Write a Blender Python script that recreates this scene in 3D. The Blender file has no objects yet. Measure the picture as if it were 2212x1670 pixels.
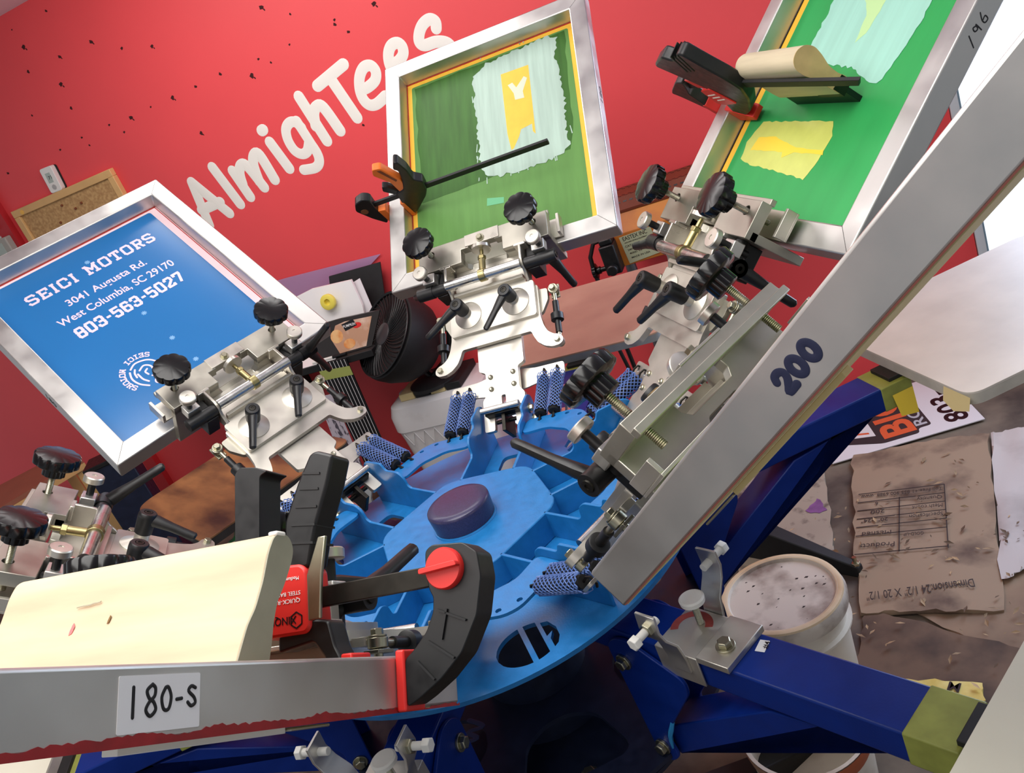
import bpy, bmesh, math, random
from mathutils import Vector, Matrix
random.seed(7)
S = 0.001            # modelled in millimetres round the press axis, 950 mm above the floor
Z0 = 950.0
PI = math.pi
SC = bpy.context.scene
COL = SC.collection

# ------------------------------------------------------------------ camera, world, lights
def world_pt(p): return Vector((p[0]*S, p[1]*S, (p[2]+Z0)*S))
cam = bpy.data.cameras.new('camera'); cam_ob = bpy.data.objects.new('camera', cam); COL.objects.link(cam_ob)
CR = Matrix(((0.892474145, -0.260198907, -0.368492102), (0.434695471, 0.277790255, 0.85666354), (-0.120539402, -0.924731909, 0.361027907)))
cam.sensor_fit = 'HORIZONTAL'; cam.sensor_width = 36.0; cam.lens = 36.0*1921.0/2212.0
cam.clip_start = 0.02; cam.clip_end = 60
cam_ob.matrix_world = Matrix.Translation(world_pt((-12.76, -1330.1, 745.2))) @ CR.transposed().to_4x4()
SC.camera = cam_ob
SC.view_settings.view_transform = 'Standard'; SC.view_settings.look = 'None'
SC.view_settings.gamma = 1.0; SC.view_settings.use_curve_mapping = False
SC.view_settings.exposure = 0.0
SC.cycles.max_bounces = 6

wd = bpy.data.worlds.new('world'); SC.world = wd; wd.use_nodes = True
bg = wd.node_tree.nodes['Background']; bg.inputs[0].default_value = (0.86, 0.92, 1.0, 1); bg.inputs[1].default_value = 0.42

def area(name, loc, target, sx, sy, power, col=(1, 1, 1)):
    l = bpy.data.lights.new(name, 'AREA'); l.shape = 'RECTANGLE'; l.size = sx; l.size_y = sy; l.energy = power; l.color = col
    o = bpy.data.objects.new(name, l); COL.objects.link(o)
    o.location = world_pt(loc); d = world_pt(target) - o.location
    o.rotation_euler = d.to_track_quat('-Z', 'Y').to_euler()
    return o
WN = Vector((math.cos(math.radians(58)), math.sin(math.radians(58)), 0)); WT = Vector((math.cos(math.radians(-32)), math.sin(math.radians(-32)), 0))
WD = 1650.0
def wall_pt(s, z, off=0.0): return WN*(WD-off) + WT*s + Vector((0, 0, z))
area('ceiling_lamp', (-250, -350, 1420), (-200, -300, 0), 1.3, 1.3, 31, (1.0, 0.975, 0.94))
area('ceiling_lamp_rear', (-900, -1500, 1420), (-700, -1300, 0), 1.3, 0.6, 7, (1.0, 0.975, 0.94))
lw = WN*1150+WT*-900; area('added_wall_wash', (lw.x, lw.y, 1425), (lw.x+WN.x*500, lw.y+WN.y*500, 300), 1.6, 0.7, 23, (1.0, 0.975, 0.95))  # added wash light that brightens the red wall, not a real ceiling fixture
w_ = wall_pt(1500, 420, 120)
area('window_light', w_, (200, -300, 100), 0.9, 1.3, 26, (0.58, 0.74, 1.0))

# ------------------------------------------------------------------ materials
def lin(c):
    return tuple(((v/255.0)/12.92 if v/255.0 <= 0.04045 else ((v/255.0+0.055)/1.055)**2.4) for v in c)
def mat(name, rgb, rough=0.5, metal=0.0, var=0.0, vscale=30.0, rvar=0.0, bump=0.0, bscale=200.0, stretch=None, spec=None, coat=0.0, rgb2=None, thr=None, detail=6.0, emis=0.0, alpha=1.0, trans=0.0):
    m = bpy.data.materials.new(name); m.use_nodes = True
    nt = m.node_tree; b = nt.nodes['Principled BSDF']
    c = lin(rgb) + (1,)
    b.inputs['Base Color'].default_value = c; b.inputs['Roughness'].default_value = rough; b.inputs['Metallic'].default_value = metal
    if spec is not None: b.inputs['Specular IOR Level'].default_value = spec
    if coat: b.inputs['Coat Weight'].default_value = coat; b.inputs['Coat Roughness'].default_value = 0.15
    if emis: b.inputs['Emission Color'].default_value = c; b.inputs['Emission Strength'].default_value = emis
    if alpha < 1: b.inputs['Alpha'].default_value = alpha
    if trans: b.inputs['Transmission Weight'].default_value = trans
    if var or rvar or rgb2:
        tc = nt.nodes.new('ShaderNodeTexCoord'); mp = nt.nodes.new('ShaderNodeMapping'); nz = nt.nodes.new('ShaderNodeTexNoise')
        nt.links.new(tc.outputs['Object'], mp.inputs[0]); nt.links.new(mp.outputs[0], nz.inputs['Vector'])
        if stretch: mp.inputs['Scale'].default_value = stretch
        nz.inputs['Scale'].default_value = vscale; nz.inputs['Detail'].default_value = detail
        rp = nt.nodes.new('ShaderNodeValToRGB'); nt.links.new(nz.outputs['Fac'], rp.inputs[0])
        lo, hi = thr or (0.3, 0.7)
        rp.color_ramp.elements[0].position = lo; rp.color_ramp.elements[1].position = hi
        if rgb2:
            rp.color_ramp.elements[0].color = c; rp.color_ramp.elements[1].color = lin(rgb2) + (1,)
        else:
            rp.color_ramp.elements[0].color = tuple(v*(1-var) for v in c[:3]) + (1,)
            rp.color_ramp.elements[1].color = tuple(min(1, v*(1+var)) for v in c[:3]) + (1,)
        if var or rgb2: nt.links.new(rp.outputs[0], b.inputs['Base Color'])
        if rvar:
            mr = nt.nodes.new('ShaderNodeMapRange'); nt.links.new(nz.outputs['Fac'], mr.inputs[0])
            mr.inputs[1].default_value = 0.3; mr.inputs[2].default_value = 0.7
            mr.inputs[3].default_value = max(0.05, rough-rvar); mr.inputs[4].default_value = min(1, rough+rvar)
            nt.links.new(mr.outputs[0], b.inputs['Roughness'])
    if bump:
        tc2 = nt.nodes.new('ShaderNodeTexCoord'); n2 = nt.nodes.new('ShaderNodeTexNoise'); n2.inputs['Scale'].default_value = bscale; n2.inputs['Detail'].default_value = 4
        nt.links.new(tc2.outputs['Object'], n2.inputs['Vector'])
        bp = nt.nodes.new('ShaderNodeBump'); bp.inputs['Strength'].default_value = bump; bp.inputs['Distance'].default_value = 0.002
        nt.links.new(n2.outputs['Fac'], bp.inputs['Height']); nt.links.new(bp.outputs[0], b.inputs['Normal'])
    return m
M = {}
M['alu'] = mat('brushed_aluminium', (214, 211, 205), 0.36, 0.85, 0.06, 25, 0.1)
M['alu_plate'] = mat('anodised_aluminium', (206, 201, 190), 0.36, 0.85, 0.10, 14, 0.1)
M['alu_dull'] = mat('worn_aluminium', (182, 178, 166), 0.4, 0.85, 0.14, 14, 0.1)
M['alu_frame'] = mat('frame_aluminium', (200, 198, 194), 0.4, 0.85, 0.09, 12, 0.12)
M['steel'] = mat('bright_steel', (205, 204, 200), 0.28, 1.0, 0.05, 40, 0.06)
M['zinc'] = mat('zinc_steel', (176, 172, 150), 0.32, 1.0, 0.1, 60)
M['brass'] = mat('dull_brass', (170, 158, 112), 0.33, 1.0, 0.12, 50)
M['dark_steel'] = mat('dark_steel', (52, 50, 46), 0.42, 0.9, 0.2, 60)
M['black'] = mat('black_plastic', (17, 17, 18), 0.42, 0, 0.2, 80, 0.08)
M['black_gloss'] = mat('gloss_black_plastic', (8, 8, 9), 0.22, 0, 0, spec=0.45)
M['black_matte'] = mat('matte_black', (22, 22, 23), 0.62, 0, 0.25, 40)
M['white_pl'] = mat('white_plastic', (236, 234, 226), 0.4)
M['blue'] = mat('bright_blue_enamel', (26, 112, 176), 0.38, 0.0, 0.1, 60, 0.06, bump=0.12, bscale=350, coat=0.15)
M['navy'] = mat('navy_enamel', (2, 40, 122), 0.4, 0.0, 0.12, 20, 0.08, bump=0.06, bscale=300, spec=.3)
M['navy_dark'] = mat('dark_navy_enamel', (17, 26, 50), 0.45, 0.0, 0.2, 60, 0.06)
M['purple'] = mat('purple_hub_cap', (46, 42, 78), 0.36, 0.1, 0.25, 400, coat=0.2)
M['net'] = mat('blue_netting', (84, 112, 172), 0.5)
M['net_core'] = mat('black_foam', (14, 15, 18), 0.8)
M['red_wall'] = mat('red_wall_paint', (236, 76, 80), 0.5, 0, 0.03, 3, bump=0.03, bscale=120)
M['cream_paint'] = mat('cream_wall_paint', (244, 240, 230), 0.55)
M['hole'] = mat('dark_hole', (60, 14, 14), 0.9)
M['ceil'] = mat('white_ceiling', (236, 226, 230), 0.7)
M['floor'] = mat('stained_floor', (70, 60, 54), 0.8, 0, rgb2=(128, 114, 98), vscale=6, thr=(0.35, 0.7))
M['wood'] = mat('pale_wood', (202, 188, 158), 0.6, 0, 0.1, 7, spec=.3, stretch=(9.0, 1.0, 9.0))
M['wood_grey'] = mat('ink_stained_wood', (150, 148, 128), 0.55, 0, 0.25, 9)
M['endgrain'] = mat('brown_end_grain', (206, 174, 122), 0.6, 0, 0.2, 25)
M['red_pl'] = mat('red_plastic', (220, 44, 38), 0.4)
M['orange_pl'] = mat('orange_plastic', (232, 116, 40), 0.4)
M['ink_black'] = mat('black_ink', (14, 14, 18), 0.4)
M['cork'] = mat('cork', (176, 134, 86), 0.85, 0, rgb2=(206, 166, 112), vscale=90, thr=(0.35, 0.65))
M['pine'] = mat('pine_frame', (222, 178, 116), 0.55, 0, 0.08, 12)
M['paper'] = mat('white_paper', (240, 238, 236), 0.6)
M['lcd'] = mat('lcd', (176, 188, 178), 0.3)

# ------------------------------------------------------------------ mesh helpers (mm)
class MB:
    def __init__(s): s.v = []; s.f = []; s.mi = []; s.m = 0
    def add(s, vs, fs):
        o = len(s.v); s.v += [Vector(v) for v in vs]
        for f in fs: s.f.append([o+i for i in f]); s.mi.append(s.m)
        return s
    def box(s, x0, x1, y0, y1, z0, z1):
        return s.add([(x0, y0, z0), (x1, y0, z0), (x1, y1, z0), (x0, y1, z0), (x0, y0, z1), (x1, y0, z1), (x1, y1, z1), (x0, y1, z1)],
                     [(3, 2, 1, 0), (4, 5, 6, 7), (0, 1, 5, 4), (1, 2, 6, 5), (2, 3, 7, 6), (3, 0, 4, 7)])
    def prism(s, poly, O, X, Y, N, h):
        O, X, Y, N = Vector(O), Vector(X), Vector(Y), Vector(N); n = len(poly)
        a = [O+X*p[0]+Y*p[1] for p in poly]; b = [q+N*h for q in a]
        return s.add(a+b, [tuple(range(n))[::-1], tuple(range(n, 2*n))] + [(i, (i+1) % n, n+(i+1) % n, n+i) for i in range(n)])
    def lathe(s, p0, axis, prof, n=20, lobes=0, amp=0.0, cap=True):
        p0 = Vector(p0); a = Vector(axis).normalized(); X = a.orthogonal().normalized(); Y = a.cross(X); vs = []
        for (d, r) in prof:
            for k in range(n):
                t = 2*PI*k/n; rr = r
                if lobes: rr = r*(1+amp*(abs(math.cos(lobes*t/2))**0.6-0.75)) if r > 15 else r
                vs.append(p0+a*d+(X*math.cos(t)+Y*math.sin(t))*rr)
        fs = []; m = len(prof)
        for j in range(m-1):
            for k in range(n): fs.append((j*n+k, j*n+(k+1) % n, (j+1)*n+(k+1) % n, (j+1)*n+k))
        if cap: fs.append(tuple(range(n))[::-1]); fs.append(tuple(range((m-1)*n, m*n)))
        return s.add(vs, fs)
    def cyl(s, p0, p1, r, r1=None, n=18):
        d = Vector(p1)-Vector(p0); return s.lathe(p0, d, [(0, r), (d.length, r if r1 is None else r1)], n)
    def tube(s, pts, r, n=8, flat=1.0, closed=False):
        pts = [Vector(p) for p in pts]; m = len(pts); vs = []; up = None
        for i, p in enumerate(pts):
            if closed: t = pts[(i+1) % m]-pts[i-1]
            else: t = pts[min(i+1, m-1)]-pts[max(i-1, 0)]
            t.normalize()
            if up is None: up = t.orthogonal().normalized()
            up = (up-t*up.dot(t)); up.normalize(); w = t.cross(up)
            rr = r[i] if isinstance(r, (list, tuple)) else r
            for k in range(n):
                a = 2*PI*k/n; vs.append(p+up*math.cos(a)*rr+w*math.sin(a)*rr*flat)
        fs = []
        for j in range(m if closed else m-1):
            j2 = (j+1) % m
            for k in range(n): fs.append((j*n+k, j*n+(k+1) % n, j2*n+(k+1) % n, j2*n+k))
        if not closed: fs.append(tuple(range(n))[::-1]); fs.append(tuple(range((m-1)*n, m*n)))
        return s.add(vs, fs)
    def hexb(s, p, axis, r, h): return s.lathe(p, axis, [(0, r), (h*0.85, r), (h, r*0.86)], 6)
    def quad_strip(s, pts, r, O, X, Y, N, h):
        """rounded brush stroke of half-width r along 2-D points, lying on the plane and h thick"""
        P = [Vector((p[0], p[1], 0)) for p in pts]; Q = []
        if len(P) > 3 and r > 0:
            for i in range(len(P)-1):
                p0, p1, p2, p3 = P[max(i-1, 0)], P[i], P[i+1], P[min(i+2, len(P)-1)]
                for k in range(6):
                    t = k/6; Q.append(0.5*((2*p1)+(p2-p0)*t+(2*p0-5*p1+4*p2-p3)*t*t+(3*p1-p0-3*p2+p3)*t**3))
            Q.append(P[-1])
        elif len(P) == 3:
            for i in range(2):
                for k in range(5): Q.append(P[i].lerp(P[i+1], k/5))
            Q.append(P[2]); Q[5] = (Q[4]+Q[6])/2
        else: Q = [P[0].lerp(P[-1], k/6) for k in range(7)]
        d0 = (Q[0]-Q[1]).normalized(); d1 = (Q[-1]-Q[-2]).normalized()
        caps = [(1.0, .08), (.92, .4), (.7, .72), (.35, .94)]
        PP = [Q[0]+d0*r*a for a, _ in caps]+Q+[Q[-1]+d1*r*a for a, _ in caps[::-1]]
        RR = [r*b for _, b in caps]+[r]*len(Q)+[r*b for _, b in caps[::-1]]
        t = MB().tube(PP, RR, 12); O, X, Y, N = Vector(O), Vector(X), Vector(Y), Vector(N); k = h/r*(1+0.05*(len(s.v) % 7))
        for v in t.v: v.xyz = O+X*v.x+Y*v.y+N*(v.z*k)
        return s.add(t.v, t.f)
    def transform(s, Mx): s.v = [Mx @ v for v in s.v]; return s
def finish(me, smooth):
    bm = bmesh.new(); bm.from_mesh(me); bmesh.ops.recalc_face_normals(bm, faces=bm.faces); bm.to_mesh(me); bm.free()
    if smooth:
        me.polygons.foreach_set('use_smooth', [True]*len(me.polygons)); me.set_sharp_from_angle(angle=math.radians(38))
    me.update()
def link(o, parent=None):
    COL.objects.link(o)
    if parent is not None: o.parent = parent
    return o
def ob(name, mb, m, parent=None, bevel=0.0, smooth=True, world=False, flip=False):
    """world: vertices are press-centred millimetres; otherwise local millimetres of the parent"""
    me = bpy.data.meshes.new(name)
    me.from_pydata([((v.x*S), (-v.y*S if flip else v.y*S), ((v.z+Z0)*S if world else v.z*S)) for v in mb.v], [], mb.f)
    for q in (m if isinstance(m, (list, tuple)) else [m]): me.materials.append(M[q] if isinstance(q, str) else q)
    me.polygons.foreach_set('material_index', mb.mi)
    finish(me, smooth)
    o = link(bpy.data.objects.new(name, me), parent)
    if bevel: add_bevel(o, bevel)
    return o
def add_bevel(o, w):
    b = o.modifiers.new('bevel', 'BEVEL'); b.width = w*S; b.segments = 2; b.limit_method = 'ANGLE'; b.angle_limit = math.radians(38)
    b.harden_normals = False
def plate(outline, holes, z0, z1, bev=0.0, res=6):
    """flat plate with holes; returns (verts, faces) as an MB. outline/holes: 2-D mm lists"""
    cu = bpy.data.curves.new('tmp', 'CURVE'); cu.dimensions = '2D'; cu.fill_mode = 'BOTH'
    for pl in [outline]+list(holes):
        sp = cu.splines.new('POLY'); sp.points.add(len(pl)-1); sp.use_cyclic_u = True
        for i, p in enumerate(pl): sp.points[i].co = (p[0]*S, p[1]*S, 0, 1)
    cu.extrude = (z1-z0)/2*S-(bev*S); cu.bevel_depth = bev*S; cu.bevel_resolution = 1
    o = bpy.data.objects.new('tmp', cu); COL.objects.link(o)
    dg = bpy.context.evaluated_depsgraph_get(); me = bpy.data.meshes.new_from_object(o.evaluated_get(dg))
    mb = MB(); c = (z0+z1)/2
    mb.add([(v.co.x/S, v.co.y/S, v.co.z/S+c) for v in me.vertices], [tuple(p.vertices) for p in me.polygons])
    bpy.data.objects.remove(o); bpy.data.curves.remove(cu); bpy.data.meshes.remove(me)
    bm = bmesh.new(); vs = [bm.verts.new(v) for v in mb.v]
    for f in mb.f:
        try: bm.faces.new([vs[i] for i in f])
        except ValueError: pass
    bmesh.ops.remove_doubles(bm, verts=bm.verts, dist=0.02); bm.verts.index_update()
    mb = MB(); mb.add([v.co.copy() for v in bm.verts], [tuple(v.index for v in f.verts) for f in bm.faces]); bm.free()
    return mb
def circ(x, y, r, n=16): return [(x+r*math.cos(2*PI*k/n), y+r*math.sin(2*PI*k/n)) for k in range(n)]
def rrect(x0, x1, y0, y1, r, n=5):
    out = []
    for cx, cy, a in ((x1-r, y1-r, 0), (x0+r, y1-r, 90), (x0+r, y0+r, 180), (x1-r, y0+r, 270)):
        for k in range(n+1):
            t = math.radians(a+90*k/n); out.append((cx+r*math.cos(t), cy+r*math.sin(t)))
    return out
def rounded(poly, r, n=4):
    """round every corner of a 2-D polygon"""
    out = []; m = len(poly)
    for i in range(m):
        p = Vector(poly[i][:2]); a = Vector(poly[i-1][:2])-p; b = Vector(poly[(i+1) % m][:2])-p
        rr = poly[i][2] if len(poly[i]) > 2 else r
        k = min(rr, a.length*0.45, b.length*0.45); a.normalize(); b.normalize()
        p0 = p+a*k; p1 = p+b*k
        for j in range(n+1):
            t = j/n; q = p0*(1-t)**2+p*2*t*(1-t)+p1*t*t; out.append((q.x, q.y))
    return out
def rough_poly(pts, amp, step, seed=1):
    rd = random.Random(seed); out = []; n = len(pts)
    for i in range(n):
        a = Vector(pts[i]); b = Vector(pts[(i+1) % n]); d = b-a; k = max(1, int(d.length/step)); nn = Vector((-d.y, d.x)).normalized() if d.length else Vector((0, 0))
        for j in range(k): q = a+d*(j/k)+nn*rd.uniform(-amp, amp); out.append((q.x, q.y))
    return out
def film(name, poly, z, m, parent, h=0.3, flip=True):
    mb = plate(poly, [], z, z+h); return ob(name, mb, m, parent, smooth=False, flip=flip)
def text_mb(body, size, depth=0.25, bold=0.0, shear=0.0, xs=1.0, align='LEFT', spacing=1.0):
    cu = bpy.data.curves.new('tmp', 'FONT'); cu.body = body; cu.size = size*S; cu.extrude = depth/2*S; cu.offset = bold*S; cu.shear = shear
    cu.align_x = align; cu.space_character = spacing; cu.resolution_u = 4
    o = bpy.data.objects.new('tmp', cu); COL.objects.link(o)
    me = bpy.data.meshes.new_from_object(o.evaluated_get(bpy.context.evaluated_depsgraph_get()))
    mb = MB(); mb.add([(v.co.x/S*xs, v.co.y/S, v.co.z/S+depth/2) for v in me.vertices], [tuple(p.vertices) for p in me.polygons])
    bpy.data.objects.remove(o); bpy.data.curves.remove(cu); bpy.data.meshes.remove(me)
    return mb
def frame_mx(O, X, Y, Nn):
    X, Y, Nn = Vector(X), Vector(Y), Vector(Nn)
    return Matrix(((X.x, Y.x, Nn.x, O[0]), (X.y, Y.y, Nn.y, O[1]), (X.z, Y.z, Nn.z, O[2]), (0, 0, 0, 1)))
def fit_text(body, x0, x1, h, depth=0.25, bold=0.0, shear=0.0):
    """text scaled so that it spans x0..x1 and its capitals are h tall, baseline at 0"""
    mb = text_mb(body, 100, depth, bold, shear); a = min(v.x for v in mb.v); b = max(v.x for v in mb.v)
    k = (x1-x0)/(b-a)
    for v in mb.v: v.x = x0+(v.x-a)*k; v.y *= h/73.0
    return mb
# block letters with slab feet, drawn on a 0..1 grid with square strokes
BL = {'S': [[(1, .84), (.85, 1), (.15, 1), (0, .85), (0, .66), (.15, .54), (.85, .46), (1, .34), (1, .15), (.85, 0), (.15, 0), (0, .16)]],
      'E': [[(0, 0), (1, 0), (1, .22)], [(.15, 0), (.15, 1)], [(0, 1), (1, 1), (1, .78)], [(.15, .5), (.7, .5)]],
      'I': [[(.5, 0), (.5, 1)], [(.15, 0), (.85, 0)], [(.15, 1), (.85, 1)]],
      'C': [[(1, .72), (1, .85), (.85, 1), (.15, 1), (0, .85), (0, .15), (.15, 0), (.85, 0), (1, .15), (1, .28)]],
      'M': [[(0, 0), (.3, 0)], [(.7, 0), (1, 0)], [(.13, 0), (.13, 1), (.5, .4), (.87, 1), (.87, 0)], [(0, 1), (.15, 1)], [(.85, 1), (1, 1)]],
      'O': [[(.15, 0), (0, .15), (0, .85), (.15, 1), (.85, 1), (1, .85), (1, .15), (.85, 0), (.15, 0)]],
      'T': [[(.5, 0), (.5, 1)], [(.25, 0), (.75, 0)], [(0, .75), (0, 1), (1, 1), (1, .75)]],
      'R': [[(0, 0), (.32, 0)], [(.15, 0), (.15, 1)], [(0, 1), (.85, 1), (1, .87), (1, .6), (.85, .48), (.15, .48)], [(.6, .48), (.88, 0), (1, 0)]],
      '8': [[(.15, .5), (0, .62), (0, .87), (.15, 1), (.85, 1), (1, .87), (1, .62), (.85, .5), (.15, .5), (0, .38), (0, .13), (.15, 0), (.85, 0), (1, .13), (1, .38), (.85, .5)]],
      '0': [[(.15, 0), (0, .15), (0, .85), (.15, 1), (.85, 1), (1, .85), (1, .15), (.85, 0), (.15, 0)]],
      '3': [[(0, .8), (0, .88), (.15, 1), (.85, 1), (1, .87), (1, .62), (.85, .5), (.35, .5)], [(.85, .5), (1, .38), (1, .13), (.85, 0), (.15, 0), (0, .12), (0, .2)]],
      '5': [[(1, 1), (0, 1), (0, .56), (.85, .6), (1, .47), (1, .15), (.85, 0), (.15, 0), (0, .15)]],
      '6': [[(1, .85), (.85, 1), (.15, 1), (0, .85), (0, .15), (.15, 0), (.85, 0), (1, .15), (1, .42), (.85, .55), (0, .55)]],
      '2': [[(0, .8), (0, .87), (.15, 1), (.85, 1), (1, .87), (1, .62), (0, .15), (0, 0), (1, 0), (1, .15)]],
      '7': [[(0, .8), (0, 1), (1, 1), (1, .85), (.45, 0)]], '-': [[(.1, .5), (.9, .5)]], ' ': []}
def block_text(body, x0, x1, h, r, gap=0.24):
    """closed block lettering between x0 and x1, cap height h, stroke half-width r"""
    ws = [(1.35 if c == 'M' else 0.55 if c in 'I' else 0.6 if c == '-' else 0.5 if c == ' ' else 1.0) for c in body]
    tot = sum(ws)+gap*(len(body)-1); k = (x1-x0)/tot; mb = MB(); x = x0
    for c, w in zip(body, ws):
        for st in BL[c]:
            P = [(x+r*0.8+p[0]*(w*k-1.6*r), r+p[1]*(h-2*r)) for p in st]
            for i in range(len(P)-1):
                a, b = Vector(P[i]), Vector(P[i+1]); d = b-a
                if d.length < 1e-6: continue
                d.normalize(); e = d*r*0.72; n = Vector((-d.y, d.x))*r; a2, b2 = a-e, b+e
                mb.prism([tuple(a2+n), tuple(a2-n), tuple(b2-n), tuple(b2+n)], (0, 0, 0), (1, 0, 0), (0, 1, 0), (0, 0, 1), 0.2+0.05*((len(mb.v)//8) % 9))
        x += (w+gap)*k
    return mb
# ------------------------------------------------------------------ things
def tag(o, label, cat, group=None, kind=None):
    if label: o['label'] = label
    if cat: o['category'] = cat
    if group: o['group'] = group
    if kind: o['kind'] = kind
    return o
def thing(name, label, cat, mx=None, loc=None, group=None):
    e = bpy.data.objects.new(name, None); COL.objects.link(e); e.empty_display_size = 0.05
    if mx is not None: e.matrix_world = mx
    elif loc is not None: e.location = world_pt(loc)
    return tag(e, label, cat, group)
def mxw(O, X, Y, Nn):
    """placement: origin in press mm, axes unit vectors"""
    m = frame_mx((0, 0, 0), X, Y, Nn); m.translation = world_pt(O); return m
def rmx(deg, O=(0, 0, 0)):
    a = math.radians(deg); return mxw(O, (math.cos(a), math.sin(a), 0), (-math.sin(a), math.cos(a), 0), (0, 0, 1))
# ------------------------------------------------------------------ room: floor, walls, ceiling, window
def struct(o): o['kind'] = 'structure'; return o
struct(ob('floor', MB().box(-3400, 3200, -3400, 3600, -1010, -950), 'floor', world=True, smooth=False))
wm = MB()
def wall_prism(mb, s0, s1, z0, z1, off, dep):
    O = wall_pt(0, 0, off); return mb.prism([(s0, z0), (s1, z0), (s1, z1), (s0, z1)], O, WT, (0, 0, 1), -WN, dep)
def wall_poly(mb, poly, off, dep): return mb.prism(poly, wall_pt(0, 0, off), WT, (0, 0, 1), -WN, dep)
# red wall with the window opening on its right
wall_prism(wm, -4200, 995, -765, 1480, -60, 60); wall_prism(wm, 995, 2100, -765, -470, -60, 60); wall_prism(wm, 995, 2100, 1300, 1480, -60, 60); wall_prism(wm, 2100, 3000, -765, 1480, -60, 60)
wall = struct(ob('wall_back', wm, 'red_wall', world=True, smooth=False))
hm = MB()
for s, z, r in [(-864, 1054, 9), (-497, 924, 9), (-778, 1000, 4), (-643, 930, 5), (-648, 918, 6), (-615, 882, 6), (-827, 920, 4), (-1634, 1337, 5), (-1800, 1273, 9), (-1528, 1191, 8), (-1426, 1130, 6), (-1311, 1094, 7), (-1680, 1195, 7), (-1837, 1199, 6), (-1736, 1116, 9), (-956, 920, 5), (-918, 895, 4), (-1006, 882, 9), (-1115, 928, 6), (-1227, 925, 6), (-1333, 923, 8), (-1434, 926, 4), (-1748, 1033, 6), (-1533, 922, 9), (-1634, 930, 5), (-1590, 888, 5), (-1773, 931, 5), (-1294, 782, 7), (-1891, 924, 5), (-1759, 897, 4), (-1925, 1068, 4), (-2176, 927, 6), (-701, 605, 5), (-1807, 1337, 3)]:
    k = 11; ph = random.random()*6
    wall_poly(hm, [(s+r*0.85*(1+0.3*math.sin(3*t+ph))*math.cos(t), z+r*0.85*(1+0.3*math.sin(2*t+ph))*math.sin(t)) for t in [2*PI*i/k for i in range(k)]], 0, 0.8)
    if r > 6: wall_poly(hm, [(s+r*0.7, z-r*1.5), (s+r*1.1, z-r*1.4), (s+r*0.9, z-r*0.7), (s+r*0.3, z-r*0.6)], 0, 0.8)
struct(ob('nail_hole', hm, 'hole', wall, world=True, smooth=False))
# upright red batten left of the cork board
pm = MB(); wall_prism(pm, -2352, -2290, -756, 905, 0, 30); struct(ob('trim_1', pm, mat('dark_red_batten', (186, 38, 44), 0.55), world=True, smooth=False))
struct(ob('ceiling', MB().box(-3400, 3200, -3400, 3600, 1474, 1520), 'ceil', world=True, smooth=False))
# window: bright daylight panel with a pale frame
M['sky_pane'] = mat('daylit_pane', (238, 246, 252), 0.4, emis=1.05)
fm = MB(); wall_prism(fm, 997, 1020, -468, 1298, -50, 66); wall_prism(fm, 2075, 2098, -468, 1298, -50, 66); wall_prism(fm, 1020, 2075, -468, -440, -50, 66); wall_prism(fm, 1020, 2075, 1270, 1298, -50, 66)
win = struct(ob('window_1', fm, mat('window_frame_paint', (214, 220, 226), 0.4), world=True, smooth=False))
gm = MB(); wall_prism(gm, 1020, 2075, -440, 1270, -30, 6); struct(ob('window_pane', gm, 'sky_pane', win, world=True, smooth=False))
gm = MB(); wall_prism(gm, 1020, 1027, -440, 1270, -20, 20); struct(ob('window_seal', gm, mat('grey_seal', (150, 172, 186), 0.4), win, world=True, smooth=False))
# painted lettering on the wall
LET = {'a': [[(-1430, 643), (-1450, 482)], [(-1430, 643), (-1346, 496)], [(-1449, 541), (-1360, 544)]], 'l': [[(-1319, 663), (-1285, 512)]], 'm': [[(-1249, 626), (-1232, 523)], [(-1236, 572), (-1226, 612), (-1205, 634), (-1185, 622), (-1161, 536)], [(-1168, 560), (-1158, 620), (-1138, 648), (-1118, 641), (-1107, 547)]],
 'i': [[(-1057, 667), (-1033, 564)], [(-1066, 712), (-1060, 713)]], 'g': [[(-919, 672), (-932, 696), (-955, 700), (-978, 684), (-988, 650), (-982, 612), (-962, 592), (-938, 594), (-919, 615)], [(-925, 696), (-913, 620), (-906, 574), (-914, 546), (-938, 534), (-982, 541)]], 'h': [[(-877, 764), (-851, 602)], [(-866, 660), (-852, 698), (-832, 714), (-810, 704), (-789, 616)]],
 't': [[(-741, 775), (-711, 634)], [(-796, 772), (-678, 800)]], 'e': [[(-658, 707), (-628, 708), (-596, 719), (-582, 742), (-590, 764), (-615, 767), (-642, 746), (-660, 710), (-662, 678), (-650, 656), (-625, 650), (-585, 662)], [(-522, 743), (-494, 744), (-471, 757), (-464, 778), (-474, 794), (-496, 794), (-516, 776), (-527, 745), (-523, 712), (-508, 696), (-470, 700)]],
 's': [[(-335, 788), (-330, 806), (-344, 819), (-370, 814), (-392, 796), (-404, 772), (-392, 756), (-353, 752), (-322, 738), (-312, 715), (-325, 690), (-361, 689)]]}
sign = thing('wall_lettering', 'hand painted cream script lettering across the red wall behind the raised screens', 'lettering', mxw(wall_pt(-850, 650, 0), WT, (0, 0, 1), -WN))
for k, sts in LET.items():
    parts = [sts] if k != 'e' else [[sts[0]], [sts[1]]]
    for ss in parts:
        mb = MB()
        for st in ss: mb.quad_strip([(p[0]+850, p[1]-650) for p in st], 20 if len(st) < 6 else 18.5, (0, 0, 0), (1, 0, 0), (0, 1, 0), (0, 0, 1), 1.2)
        ob('letter', mb, 'cream_paint', sign, smooth=False)

WALLROOTS = [o for o in SC.objects if o.parent is None and o.type in ('MESH', 'EMPTY') and o.name not in ('floor', 'ceiling')]
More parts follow.
